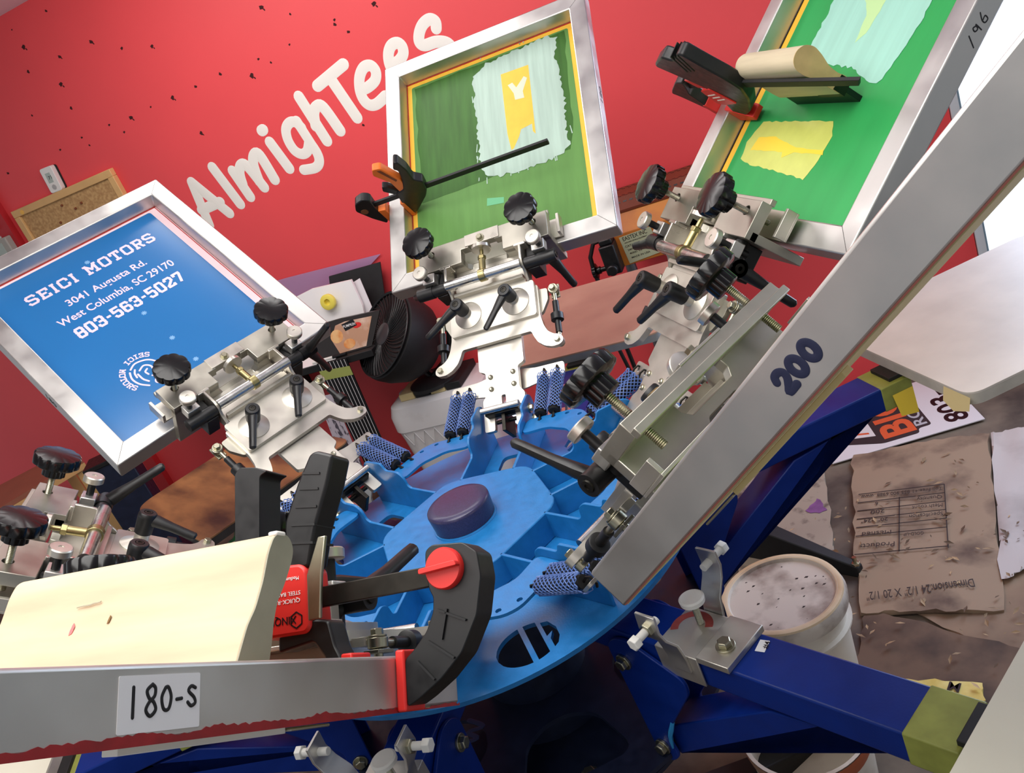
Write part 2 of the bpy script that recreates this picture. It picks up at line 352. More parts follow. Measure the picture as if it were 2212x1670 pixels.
# ------------------------------------------------------------------ press: blue head carousel
TH = dict(A=60, B=120, C=0, D=-60, F=-120, E=180)
car = thing('print_carousel', 'bright blue steel carousel disc with purple hub cap in the middle of the press', 'printing press', loc=(0, 0, 0))
def hubw(az, r, v, z=0.0):
    a = math.radians(az); return Vector((math.cos(a)*r+math.sin(a)*v, math.sin(a)*r-math.cos(a)*v, z))
holes = []
for az in TH.values():
    q = [hubw(az, r, v) for r, v in rounded([(226, -20), (282, -20), (282, 20), (226, 20)], 14)]; holes.append([(p.x, p.y) for p in q])
def logo_holes(az):
    out = []; big = [(r*math.cos(t)*41, r*math.sin(t)*31) for r, t in [(1, 2*PI*k/40) for k in range(40)]]
    a = math.radians(az); c, s = math.cos(a), math.sin(a)
    def put(poly): return [(314*c+x*c*1.0-y*s, 314*s+x*s+y*c) for x, y in poly]
    def seg(y0, y1, n=10):   # slice of the oval between two chords
        top = []; bot = []
        for i in range(n+1):
            y = y0+(y1-y0)*i/n; x = 41*math.sqrt(max(0, 1-(y/47.0)**2)); top.append((x, y)); bot.append((-x, y))
        return top+bot[::-1]
    out.append(put(seg(-46.5, -4)))
    w = seg(4, 22); out.append(put(w))
    out.append(put([(32, 31), (12, 31), (-2, 38), (4, 28), (-30, 28), (-26, 38), (-6, 45), (14, 44), (27, 38)]))
    return out
for az in (-90, 30, 150): holes += logo_holes(az)
disc = plate([(375*math.cos(2*PI*k/120), 375*math.sin(2*PI*k/120)) for k in range(120)], holes, -7, 0)
ob('base_disc', disc, 'blue', car)
hexp = rounded([(167*math.cos(math.radians(30+60*k)), 167*math.sin(math.radians(30+60*k))) for k in range(6)], 30)
ob('hub_box', plate(hexp, [], 0, 47), 'blue', car, bevel=4)
cap = MB().lathe((0, 0, 46), (0, 0, 1), [(0, 52.5), (33, 55), (37, 54), (39, 51.5), (40, 40), (40.5, 0.5)], 48)
ob('hub_cap', cap, 'purple', car)
ob('weld_bead', MB().tube([(54*math.cos(t), 54*math.sin(t), 47.5) for t in [2*PI*k/40 for k in range(40)]], 2.2, 6, closed=True), 'blue', car)
PROF = rounded([(140, 0), (140, 47, 1), (217, 47, 3), (225, 52, 6), (227, 70, 8), (240, 80, 8), (279, 80, 6), (286, 95, 5), (338, 95, 10), (352, 84, 8), (350, 0, 1)], 4, 4)
for az in TH.values():
    for sg in (-1, 1):
        a = math.radians(az); X = Vector((math.cos(a), math.sin(a), 0)); V = Vector((math.sin(a), -math.cos(a), 0))
        mb = MB().prism(PROF, V*(sg*53-2.5), X, (0, 0, 1), V, 5)
        sp = ob('side_plate', mb, 'blue', car, bevel=1.2)
        bm_ = MB()
        for r, z in ((320, 72), (322, 48)): bm_.hexb(V*(sg*55.5)+X*r+Vector((0, 0, z)), V*sg, 7, 8); bm_.cyl(V*(sg*55)+X*r+Vector((0, 0, z)), V*(sg*58)+X*r+Vector((0, 0, z)), 10)
        ob('bolt', bm_, 'zinc', sp)
for az in (30, 90, 150, -150, -90, -30):
    L = 285/math.cos(math.radians(30)); half = []
    # outline given on one side of the bisector, mirrored
    def bis(r, v): # head-frame (r,v) of the head 30 deg anticlockwise -> bisector frame
        t = math.radians(30); return (r*math.cos(t)+v*math.sin(t), -(r*math.sin(t)-v*math.cos(t)))
    pts = [(232, 56), (285, 56), (285, 150)]; inner = [(237, 108), (213, 148)]
    up = [bis(r, v) for r, v in pts]; lo = [bis(r, v) for r, v in inner]
    y_ = lambda p: p
    side = [(up[0][0], up[0][1]), (up[1][0], up[1][1]), (up[2][0], up[2][1])]
    poly = side+[(p[0], -p[1]) for p in side[::-1]]+[(p[0], -p[1]) for p in lo]+[p for p in lo[::-1]]
    hs = []
    for v in (84, 112, 140):
        b = bis(274.5, v); hs.append(circ(b[0], b[1], 4.6, 12)); hs.append(circ(b[0], -b[1], 4.6, 12))
    pm = plate(rounded(poly, 14), hs, 60, 65); pm.transform(Matrix.Rotation(math.radians(az), 4, 'Z'))
    ob('spring_tab', pm, 'blue', car, bevel=0.8)
    # upright that carries the tab on the disc
    a = math.radians(az); X = Vector((math.cos(a), math.sin(a), 0)); V = Vector((math.sin(a), -math.cos(a), 0))

# ------------------------------------------------------------------ print heads
RH, ZH = 316.07, 90.48
PHI = dict(A=41.876, B=41.544, C=42.115, D=41.833, F=42.057, E=42.599)
def head_mx(h):
    a = math.radians(TH[h]); p = math.radians(PHI[h]); r = Vector((math.cos(a), math.sin(a), 0)); t = Vector((math.sin(a), -math.cos(a), 0)); z = Vector((0, 0, 1))
    return mxw(r*RH+z*ZH, r*math.cos(p)+z*math.sin(p), -t, -r*math.sin(p)+z*math.cos(p))
def thread(mb, p0, axis, r, L, pitch=2.2, n=12):
    k = int(L/pitch); prof = []
    for i in range(k): prof += [(i*pitch, r*0.86), (i*pitch+pitch*0.5, r)]
    return mb.lathe(p0, axis, prof, n)
def knob_mb(p0, axis, R=34):
    k = R/34.0
    return MB().lathe(p0, axis, [(0, 15*k), (1, 17*k), (17*k, 17*k), (18*k, 31*k), (20*k, 34*k), (33*k, 34.5*k), (36*k, 32.5*k), (37.5*k, 24*k), (38.5*k, 14.9), (39*k, 0.5)], 80, 10, 0.078)
def angle_handle(mb, c, tip, r0=9, r1=6.2, axis=(0, 0, 1)):
    c, tip = Vector(c), Vector(tip); d = tip-c; L = d.length; d.normalize(); ax = Vector(axis)
    pts = [c+d*(L*t)+ax*(b) for t, b in ((0, 0), (0.2, 0.5), (0.5, -1), (0.85, -3.5), (0.97, -4), (1.0, -4.5))]
    return mb.tube(pts, [r0, r0*0.95, r1*1.05, r1, r1*0.95, r1*0.6], 10, 0.82)
HM = {}
def head_parts():
    """(name, mesh builder, material, bevel, children)"""
    P = []
    P.append(('hinge_rod', MB().cyl((0, -41, 0), (0, 41, 0), 6.6, n=20), 'steel', 0, []))
    P.append(('hinge_block', MB().box(-9, 9, -36, 36, -24, -5).box(-44, -2, -4, 4, -62, -12), 'dark_steel', 1, [('hinge_pin', MB().cyl((-15, -36, -36), (-15, 36, -36), 4.2), 'dark_steel', 0)]))
    arm = [(172, 50), (98, 50), (91, 36), (44, 36), (32, 46), (-36, 46), (-36, 24), (-8, 23), (-8, -23), (-36, -24), (-36, -46), (32, -46), (44, -36), (91, -36), (98, -50), (172, -50)]
    sc = []
    for u in (80, 53.5):
        for v in (-25, 25):
            sc.append(('screw', MB().lathe((u, v, -23), (0, 0, 1), [(0, 5.6), (2.2, 5.2), (3.6, 3.4), (3.0, 2.4), (3.1, 0.3)], 14), 'zinc', 0))
    P.append(('arm_plate', plate(rounded(arm, 4), [rrect(17, 36, -4.5, 4.5, 3)], -34, -23), 'alu_plate', 0.8, sc))
    wing = [(92, 40), (87, 64), (86, 126), (60, 126), (52, 60), (48, 40), (48, -40), (52, -60), (60, -126), (86, -126), (87, -64), (92, -40)]
    P.append(('spring_plate', plate(rounded(wing, 6), [circ(71.5, v, 4.2, 12) for v in (-112, -84, 84, 112)], -51, -46), 'alu_plate', 0.6, []))
    hook = [(150, 78), (138, 82), (122, 90), (110, 104), (104, 120), (105, 136), (111, 143), (120, 143), (127, 136), (131, 124), (140, 113), (155, 106), (178, 101)]
    low = [(250, 101), (250, -101)]+[(u, -v) for u, v in hook[::-1]]+hook
    bolts = []
    for sg in (-1, 1): bolts.append(('bolt', MB().hexb((117, sg*131, -9), (0, 0, 1), 6.4, 6).cyl((117, sg*131, -30), (117, sg*131, -9), 5), 'zinc', 0))
    P.append(('registration_plate', plate(rounded(low, 5), [], -20, -9), 'alu_plate', 0.8, bolts))
    P.append(('head_plate', plate(rrect(179, 259, -97, 97, 6), [], -9, 0).box(259, 292, -80, 80, -11, -2).box(266, 273, -79, 79, -4, 11).box(284, 333, -80, 80, -16, -10), 'alu_plate', 0.8, []))
    for sg in (-1, 1):
        ck = rounded([(256, 0), (258, -16), (334, -22), (334, 33), (298, 33), (284, 28), (272, 10)], 5)
        mb = MB().prism(ck, (0, sg*86-3, 0), (1, 0, 0), (0, 0, 1), (0, 1, 0), 6).box(327, 333.5, sg*86-13, sg*86+13, 8, 33)
        P.append(('cheek', mb, 'alu_plate', 1.2, []))
        P.append(('ear_plate', plate(rounded([(243, sg*96), (241, sg*118), (216, sg*118), (190, sg*104), (186, sg*96)], 5), [], -27, -18), 'alu_dull', 0.5, []))
    P.append(('pivot_rod', MB().cyl((285, -86, 31), (285, 86, 31), 10.5, n=28), 'steel', 0, []))
    br = MB().cyl((285, -7, 31), (285, 7, 31), 13.5, n=24).cyl((296, 0, 30.5), (326, 0, 29), 7.2).hexb((323, 0, 29.2), (1, 0, 0), 9, 9).cyl((330, 0, 29), (350, 0, 28), 4)
    P.append(('adjuster_fork', br, 'brass', 0.6, [('adjuster_disc', MB().lathe((346, 0, 28), (1, 0, 0), [(0, 18), (1, 20.5), (8, 20.5), (9, 19), (9.2, 4), (12, 3.8), (12.2, 0.3)], 32), 'alu_plate', 0)]))
    # clamp channel
    top = [(333, -150), (392, -150), (392, 150), (333, 150), (333, 48), (364, 48), (364, 30), (369, 30), (369, -30), (364, -30), (364, -48), (333, -48)]
    cl = plate(top, [circ(374, v, 7.5, 16) for v in (-119, 119)], 8, 28)
    back = plate([(-150, -80), (150, -80), (150, 10), (48, 10), (48, -2), (40, -12), (-40, -12), (-48, -2), (-48, 10), (-150, 10)], [rrect(-34, 34, -48, -26, 10)], 0, 14)
    back.transform(frame_mx((333, 0, 0), (0, 1, 0), (0, 0, 1), (1, 0, 0))); cl.add(back.v, back.f)
    cl.box(333, 347, 48, 150, 8, 20).box(333, 347, -150, -48, 8, 20)
    cl.box(391, 401, -150, 150, 5, 14.5)
    P.append(('clamp_channel', cl, 'alu_dull', 1.0, [('bridge_plate', MB().box(366, 393, -37, 42, 27.5, 30.5), 'alu_plate', 0.5),
              ('bolt', MB().cyl((376, 0, 30), (376, 0, 33), 9).hexb((376, 0, 33), (0, 0, 1), 6.4, 6), 'zinc', 0)]))
    for sg in (-1, 1):
        P.append(('clamp_knob', knob_mb((372.5, sg*118, 58), (0, 0, 1)), 'black_gloss', 0, [('screw', thread(MB(), (373, sg*118.4, -16), (0, 0, 1), 5.2, 76), 'zinc', 0)]))
        ad = MB().lathe((314.5, sg*129, 56), (0, 0, 1), [(0, 14), (1.2, 15.8), (10, 15.8), (11.5, 14.2), (11.7, 4), (10.5, 3.8), (10.6, 0.3)], 28)
        P.append(('thumb_nut', ad, 'white_pl' if 0 else 'alu_plate', 0, [('shaft', MB().cyl((314.5, sg*129, 0), (314.5, sg*129, 56), 6).cyl((331, sg*116, 8), (300, sg*124, 8), 11, n=20), 'black', 0),
                 ('shaft_block', MB().box(303, 326, sg*121-9, sg*121+19 if sg > 0 else sg*121+9, 14, 34) if sg > 0 else MB().box(303, 326, -140, -112, 14, 34), 'alu', 1.5)]))
        P.append(('pivot_block', MB().cyl((290, sg*90, 17), (290, sg*152, 17), 12.5, n=20).box(276, 332, sg*92 if sg > 0 else -118, 118 if sg > 0 else -92, -30, 12), 'black', 1.5, []))
        # turnbuckle between the ear and the hook
        a = Vector((237.6, sg*129.6, -26)); b = Vector((117, sg*131, -26)); d = (b-a).normalized()
        tb = MB().lathe(a+Vector((0, 0, -6)), (0, 0, 1), [(0, 9), (1, 11), (11, 11), (12, 9)], 20).cyl(a+d*8, a+d*32, 4.2)
        t2 = MB().cyl(b-d*30, b-d*6, 4.2).lathe(b+Vector((0, 0, -5)), (0, 0, 1), [(0, 8.5), (10, 8.5)], 18)
        tb.hexb(a+Vector((0, 0, 8)), (0, 0, 1), 7, 7).cyl(a+Vector((0, 0, -14)), a+Vector((0, 0, 9)), 5).cyl(a+Vector((0, 0, 6)), a+Vector((0, 0, 8)), 10).box(222, 252, sg*129.6-9, sg*129.6+9, -37, -33)
        P.append(('rod_end', t2, 'zinc', 0.4, [])); P.append(('rod_end', tb, 'zinc', 0.4, [('link_sleeve', MB().cyl(a+d*28, b-d*22, 6.6), 'black', 0), ('link_wheel', MB().lathe(a+d*56, d, [(0, 11), (1, 13), (15, 13), (16, 11)], 28, 0), 'black', 0)]))
        for v in (84, 112):
            h0 = Vector((71.5, sg*v, -46)); h1 = Vector((-48.2, sg*v, 7.7)); dd = (h1-h0).normalized(); L = (h1-h0).length
            sp = MB().tube([h0+Vector((0, 0, -10)), h0+Vector((6, 0, -6)), h0+Vector((6, 0, 4)), h0+Vector((-2, 0, 8)), h0+dd*16], 2.1, 6)
            sp.tube([h1+Vector((0, 0, -1))-dd*20, h1-dd*5+Vector((0, 0, 3)), h1+dd*3+Vector((1, 0, 3)), h1+Vector((0, 0, -8))+dd*3, h1-dd*5+Vector((0, 0, -11))], 2.1, 6)
            co = MB().cyl(h0+dd*15, h1-dd*15, 9.5, n=18)
            for i in range(5): co.lathe(h1-dd*(16+i*3), dd, [(0, 9.6), (1.2, 11), (2.4, 9.6)], 18)
            net = MB(); X = dd.orthogonal().normalized(); Y = dd.cross(X); n = 10
            for sgn in (-1, 1):
                for k in range(n):
                    pts = []
                    for i in range(31):
                        t = i/30; ang = 2*PI*k/n+sgn*t*2*PI*1.15; rr = 13.2+(1.5 if t < 0.04 else 0)-1.2*math.sin(PI*t)*0+random.uniform(-.2, .2)
                        pts.append(h0+dd*(12+t*(L-30))+(X*math.cos(ang)+Y*math.sin(ang))*rr)
                    net.tube(pts, 0.95, 4)
            P.append(('spring', sp, 'dark_steel', 0, [('spring_core', co, 'net_core', 0), ('net_sleeve', net, 'net', 0)]))
    return P
HP = head_parts()
SHARED = {}
def build_head(h, label, lev, handles, knob_dz=(0, 0), bar_dz=0):
    e = thing('screen_holder', label, 'screen holder', head_mx(h), group='screen holders round the carousel')
    for i, (nm, mb, m, bev, kids) in enumerate(HP):
        if i not in SHARED:
            o = ob(nm, mb, m, e, bevel=bev, flip=True); ks = [ob(k[0], k[1], k[2], o, bevel=k[3], flip=True) for k in kids]; SHARED[i] = (o, ks)
        else:
            o0, k0 = SHARED[i]; o = o0.copy(); link(o, e); ks = []
            for k in k0: c = k.copy(); link(c, o); ks.append(c)
        if nm == 'clamp_knob':
            o.location.z = knob_dz[0 if i == KI[0] else 1]*S
    # pressure bar under the two screws
    pb = MB().box(352, 397, -166, 166, -23+bar_dz, -19+bar_dz).box(352, 397, 160, 166, -19+bar_dz, -1+bar_dz).box(352, 397, -166, -160, -19+bar_dz, -1+bar_dz)
    ob('pressure_bar', pb, 'alu_plate', e, bevel=0.6, flip=True)
    for sg, ang, L in lev:
        c = Vector((220.5, sg*54, 0)); a = math.radians(ang); tip = c+Vector((math.cos(a)*L, math.sin(a)*L, 44))
        hd = MB().lathe(c, (0, 0, 1), [(21, 11), (23, 13.5), (50, 14.5), (56, 14), (58, 12.5), (58.3, 7), (56.5, 6.5), (56.6, 0.3)], 24)
        angle_handle(hd, c+Vector((0, 0, 47)), tip, 11, 7.5)
        o = ob('locking_lever', hd, 'black', e, flip=True)
        ob('lever_washer', MB().lathe(c, (0, 0, 1), [(0, 30), (2, 30), (9, 15), (10, 11.5), (22, 11.5)], 36), 'alu_plate', o, flip=True)
        ob('lever_screw', MB().lathe(c+Vector((0, 0, 56.2)), (0, 0, 1), [(0, 6.3), (2.2, 6.0), (2.4, 3.2), (1.4, 3.1), (1.4, 0.3)], 12), 'dark_steel', o, flip=True)
    for sg, tip in handles:
        c = Vector((290, sg*143, 17)); mb = MB().cyl((290, sg*122, 17), (290, sg*158, 17), 14, n=20)
        angle_handle(mb, c, tip, 12, 8, (0, sg, 0)); o = ob('side_handle', mb, 'black', e, flip=True)
        ob('handle_screw', MB().lathe((290, sg*158, 17), (0, sg, 0), [(0, 8), (2, 7.5), (2.2, 3.6), (1, 3.4), (1, 0.3)], 12), 'dark_steel', o, flip=True)
    return e
KI = [i for i, p in enumerate(HP) if p[0] == 'clamp_knob']
build_head('A', 'screen holder clamping the dark green screen with the black and orange bar clamp', [(-1, -122, 92), (1, -141, 86)], [(1, (271, 160, -91)), (-1, (333, -209, -50))])
build_head('B', 'screen holder clamping the blue screen lettered with a motor dealer address', [(-1, -141, 82), (1, -142, 80)], [(1, (250, 165, 118)), (1, (278, 200, -76))])
build_head('C', 'screen holder clamping the bright green screen marked 196 at upper right', [(-1, -135, 100), (1, -132, 100)], [(-1, (272, -240, 10)), (1, (262, 175, 121)), (1, (278, 170, -92))], bar_dz=-6)
build_head('D', 'near screen holder at right whose clamp is half hidden by the rail marked 200', [(-1, -135, 90), (1, -135, 90)], [(1, (238, 152, 116))], bar_dz=-14)
build_head('F', 'screen holder behind the wooden squeegee and the red clamp in the foreground', [(-1, -135, 90), (1, -135, 90)], [(-1, (197, -165, 72))], bar_dz=-6)
build_head('E', 'screen holder without a screen at the left edge with two big black knobs', [(-1, -160, 80), (1, -168, 80)], [(1, (218, 148, 103))])
# ------------------------------------------------------------------ screens
M['mesh_yellow'] = mat('yellow_mesh', (246, 190, 60), 0.6, var=0.05, vscale=40)
M['mesh_pink'] = mat('pale_pink_mesh', (246, 214, 220), 0.5, var=0.04, vscale=20)
M['mesh_cream'] = mat('cream_mesh', (226, 206, 150), 0.6)
M['emul_dark'] = mat('dark_green_emulsion', (60, 102, 42), 0.5, var=0.18, vscale=7, stretch=(1.0, 9.0, 1.0), spec=.2)
M['emul_green'] = mat('green_emulsion', (98, 144, 76), 0.5, var=0.08, vscale=7, stretch=(1.0, 9.0, 1.0), spec=.2)
M['emul_bright'] = mat('bright_green_emulsion', (50, 160, 84), 0.4, spec=.25, var=0.08, vscale=5, stretch=(1.0, 5.0, 1.0))
M['emul_blue'] = mat('blue_emulsion', (30, 108, 172), 0.22, var=0.04, vscale=4, spec=0.6)
M['ink_white'] = mat('white_ink', (172, 196, 182), 0.5, spec=.25, var=0.13, vscale=10, stretch=(0.5, 8.0, 1.0))
M['ink_mint'] = mat('mint_ink', (160, 214, 196), 0.4, var=0.07, vscale=8, stretch=(0.4, 7.0, 1.0))
M['tape_clear'] = mat('green_yellow_tape', (206, 212, 108), 0.28, var=0.06, vscale=30)
M['tape_yellow'] = mat('yellow_tape', (248, 214, 62), 0.35)
M['tape_olive'] = mat('olive_tape', (146, 152, 72), 0.5, var=0.22, vscale=26, detail=8)
M['glue_red'] = mat('red_glue', (178, 48, 40), 0.5)
M['stencil_pink'] = mat('pale_pink_stencil', (236, 208, 222), 0.4)
M['marker'] = mat('black_marker', (22, 22, 26), 0.5)
M['navy_spray'] = mat('navy_spray', (30, 36, 66), 0.6)
SCR = {'A': ((306.5, 502.0, 300.4), ((0.37624, 0.8665, -0.32806), (0.62809, -0.49883, -0.59722), (0.68114, -0.01864, 0.73192))),
       'B': ((-310.4, 513.7, 290.8), ((-0.36783, 0.89024, 0.26863), (0.66423, 0.45371, -0.59408), (0.65076, 0.04009, 0.75822))),
       'C': ((600.9, -23.3, 299.4), ((0.75156, 0.04372, -0.65821), (0.02712, -0.99901, -0.03539), (0.65911, -0.00875, 0.752))),
       'D': ((286.2, -537.4, 277.9), ((0.47601, -0.82028, -0.31711), (-0.56216, -0.5611, 0.60757), (0.67631, 0.11095, 0.72822))),
       'F': ((-285.7, -530.6, 289.9), ((-0.40046, -0.83733, 0.37216), (-0.60927, 0.54668, 0.5744), (0.68441, -0.00328, 0.72909)))}
def scr_mx(h):
    O, Rm = SCR[h]; c = [Vector((Rm[0][k], Rm[1][k], Rm[2][k])) for k in range(3)]
    return mxw(O, c[0], -c[1], c[2])
SW, SL, ST = 265.5, 637.0, 40.0
def frame_mb():
    mb = MB(); o = [(0, -SW), (SL, -SW), (SL, SW), (0, SW)]; i = [(ST, -SW+ST), (SL-ST, -SW+ST), (SL-ST, SW-ST), (ST, SW-ST)]
    vs = [(x, y, z) for z in (-ST, 0) for x, y in o+i]
    fs = []
    for k in range(4):
        n = (k+1) % 4
        fs += [(8+k, 8+n, 12+n, 12+k), (k, 4+k, 4+n, n), (k, n, 8+n, 8+k), (4+k, 12+k, 12+n, 4+n)]
    return mb.add(vs, fs)
FRAME = None
def screen(h, label, fabric):
    global FRAME
    e = thing('print_screen', label, 'screen', scr_mx(h), group='screens in the print heads')
    if FRAME is None: FRAME = ob('screen_frame', frame_mb(), 'alu_frame', e, bevel=2.6, flip=True)
    else: f = FRAME.copy(); link(f, e)
    seam = MB()
    for sx, cx in ((1, 0.0), (-1, SL)):
        for sy in (-1, 1): seam.add([(cx+sx*2, sy*(SW-1.4), .05), (cx+sx*1.4, sy*(SW-2), .05), (cx+sx*(ST-1), sy*(SW-ST+.6), .05), (cx+sx*(ST-.4), sy*(SW-ST+1.2), .05)], [(0, 1, 2, 3)])
    ob('corner_weld', seam, 'dark_steel', e, flip=True, smooth=False)
    ob('mesh_fabric', MB().box(3, SL-3, -SW+3, SW-3, -40.8, -40), fabric, e, flip=True, smooth=False)
    return e
def put_text(name, mb, m, parent, O, X, Y, N):
    mb.transform(frame_mx(O, X, Y, N)); return ob(name, mb, m, parent, smooth=False)
IN = SW-ST
# screen in head A
sA = screen('A', 'green emulsion screen with white ink patch and yellow Y stencil, the middle raised one', 'mesh_yellow')
em = film('emulsion', rrect(64, 584, -212, 206, 5), -39.9, 'emul_green', sA)
film('dried_ink_area', rough_poly([(238, -196), (578, -204), (580, 196), (300, 190), (250, 176)], 3, 30, 3), -39.5, 'emul_dark', em, 0.15)
ink = film('ink_patch', rough_poly([(548, -44), (571, -8), (582, 155), (569, 178), (515, 168), (382, 178), (319, 171), (263, 178), (242, 153), (236, 80), (242, -3), (258, -32), (283, -42), (349, -42), (452, -45)], 4, 7, 5), -39.2, 'ink_white', sA, 0.5)
film('stencil_panel', [(522, 29), (520, 100), (321, 100), (331, 94), (352, 94), (347, 66), (330, 60), (302, 44), (300, 38), (347, 32)], -38.6, 'mesh_yellow', ink, 0.1)
film('stencil_letter', [(483, 44), (486, 56), (468, 65), (492, 86), (484, 94), (451, 80), (431, 82), (434, 59), (454, 57)], -38.4, mat('pale_stencil', (206, 212, 188), 0.5), ink, 0.1)
sm = MB(); rd = random.Random(4)
for k in range(16):
    x, y = rd.choice([(rd.uniform(225, 575), rd.choice([-50, 184])), (rd.choice([232, 590]), rd.uniform(-40, 175))]); L = rd.uniform(8, 26); a = rd.uniform(-.5, .5)
    sm.prism([(x, y), (x+L*math.cos(a), y+L*math.sin(a)*.3), (x+L*math.cos(a), y+L*math.sin(a)*.3+2), (x, y+2.5)], (0, 0, -39.2), (1, 0, 0), (0, 1, 0), (0, 0, 1), .3)
ob('ink_smear', sm, 'ink_white', sA, flip=True, smooth=False)
film('tape_scrap', [(194, -32), (183, 9), (168, 8), (174, -34)], -39.4, mat('teal_tape', (98, 178, 128), 0.4), sA, 0.2)
gl = MB().box(ST, SL-ST, -IN, -IN+2, -40, -38.6).box(SL-ST-2.4, SL-ST, -IN, IN, -40, -38.6); ob('glue_line', gl, 'glue_red', sA, flip=True, smooth=False)
mk = fit_text('180', 0, 40, 15, 0.3); put_text('handwriting', mk, 'marker', sA, (330, -SW-0.1, -28), (1, 0, 0), (0, 0, 1), (0, -1, 0))
# screen in head B
sB = screen('B', 'blue screen whose stencil gives a motor dealer address and phone number', 'mesh_pink')
film('emulsion', rrect(47, 588, -219, 205, 6), -39.9, 'emul_blue', sB)
def bline(name, body, y0, y1, x0, h, block, r=3.2):
    mb = block_text(body, y0, y1, h, r) if block else fit_text(body, y0, y1, h, 0.25, 1.3)
    # reading along +v (screen right) with letter tops away from the hub
    return put_text(name, mb, 'stencil_pink', sB, (x0, 0, -39.45), (0, -1, 0), (1, 0, 0), (0, 0, 1))
bline('stencil_line', 'SEICI MOTORS', -156, 162, 499, 32, True, 2.9)
bline('stencil_line', '3041 Augusta Rd.', -97, 101, 447, 21, False)
bline('stencil_line', 'West Columbia, SC 29170', -142, 146, 405, 22, False)
bline('stencil_line', '803-563-5027', -130, 136, 349, 34, True, 3.1)
lg = MB()
for k, ch in enumerate('SEICI MOTORS'):
    if ch == ' ': continue
    a = math.radians(52+k*14.2); c0 = Vector((186+53*math.sin(a), -84+53*math.cos(a)))
    g = block_text(ch, -5, 5, 13, 1.2)
    g.transform(frame_mx((c0.x, c0.y, 0), (math.cos(a), -math.sin(a), 0), (-math.sin(a), -math.cos(a), 0), (0, 0, 1)))
    lg.add(g.v, g.f)
lion = [[(210, -104), (218, -88), (212, -66), (198, -54), (180, -52), (166, -60), (158, -76), (150, -84), (142, -80), (138, -70)], [(150, -100), (166, -112), (186, -116), (204, -110)], [(160, -94), (172, -100), (190, -100)], [(196, -92), (202, -78), (192, -68), (178, -70)], [(176, -84), (186, -86), (190, -78)], [(168, -80), (160, -70), (150, -62)], [(204, -98), (196, -104), (184, -106)]]
for st in lion: lg.quad_strip(st, 2.0, (0, 0, 0), (1, 0, 0), (0, 1, 0), (0, 0, 1), 0.25)
for v in lg.v: v.z -= 39.45
ob('stencil_crest', lg, 'stencil_pink', sB, flip=True, smooth=False)
st = MB()
for x, y in ((538, 5), (325, 8), (226, 10), (144, 11)):
    for a in (0, PI/4, PI/2, 3*PI/4): st.prism([(x-6*math.cos(a)-1.2*math.sin(a), y-6*math.sin(a)+1.2*math.cos(a)), (x+6*math.cos(a)-1.2*math.sin(a), y+6*math.sin(a)+1.2*math.cos(a)), (x+6*math.cos(a)+1.2*math.sin(a), y+6*math.sin(a)-1.2*math.cos(a)), (x-6*math.cos(a)+1.2*math.sin(a), y-6*math.sin(a)-1.2*math.cos(a))], (0, 0, -39.5), (1, 0, 0), (0, 1, 0), (0, 0, 1), .2+.02*a)
ob('registration_star', st, mat('pale_blue_stencil', (120, 170, 214), 0.4), sB, flip=True, smooth=False)
ob('glue_line', MB().box(SL-ST-2.4, SL-ST, -IN, IN, -40, -38.6).box(ST, SL-ST, IN-3, IN-1.5, -40, -38.6), 'glue_red', sB, flip=True, smooth=False)
put_text('handwriting', fit_text('180', 0, 36, 15, 0.3), 'marker', sB, (250, SW+0.1, -28), (-1, 0, 0), (0, 0, 1), (0, 1, 0))
pr = fit_text('FUSION FRAME', 0, 60, 7, 0.3); put_text('maker_mark', pr, 'marker', sB, (-0.2, 190, -14), (0, -1, 0), (0, 0, 1), (-1, 0, 0)) if 0 else None
# screen in head C
sC = screen('C', 'bright green screen numbered 196 on its rail, with mint ink and yellow tape', 'mesh_yellow')
film('emulsion', rrect(48, 590, -206, 222, 6), -39.9, 'emul_bright', sC)
ik = film('ink_patch', rough_poly([(580, -150), (437, -128), (412, -126), (340, -132), (318, -60), (302, 28), (279, 65), (274, 95), (325, 117), (402, 126), (580, 130)], 3, 8, 8), -39.3, 'ink_mint', sC, 0.5)
film('ink_tint', rough_poly([(520, -40), (425, -38), (395, -13), (348, -9), (363, 9), (417, 16), (520, 20)], 2, 9, 2), -38.7, mat('lime_tint', (190, 226, 160), 0.4), ik, 0.1)
tp = film('tape_patch', rough_poly([(215, -162), (215, 35), (190, 49), (169, 48), (149, 45), (115, 31), (125, -45), (134, -138), (144, -178), (164, -180), (176, -184)], 1.5, 9, 9), -39.4, 'tape_clear', sC, 0.3)
film('tape_overlap', rough_poly([(185, -152), (187, -100), (168, -29), (166, 45), (158, 50), (160, -28), (150, -55), (160, -61), (161, -160)], 1, 10, 4), -39.0, 'tape_yellow', tp, 0.2)
ob('glue_line', MB().box(ST, SL-ST, -IN, -IN+2.4, -40, -38.6), 'ink_black', sC, flip=True, smooth=False)
hw = MB()
for s_ in ([(0, 0), (8, 15)], [(24, 12), (19, 15), (17, 10), (22, 8), (25, 14), (24, 2)], [(40, 16), (34, 8), (34, 2), (40, 1), (41, 7), (35, 7)]): hw.quad_strip(s_, 1.0, (0, 0, 0), (1, 0, 0), (0, 1, 0), (0, 0, 1), .3)
put_text('handwriting', hw, 'marker', sC, (312, -SW-0.1, -30), (1, 0, 0), (0, 0, 1), (0, -1, 0))
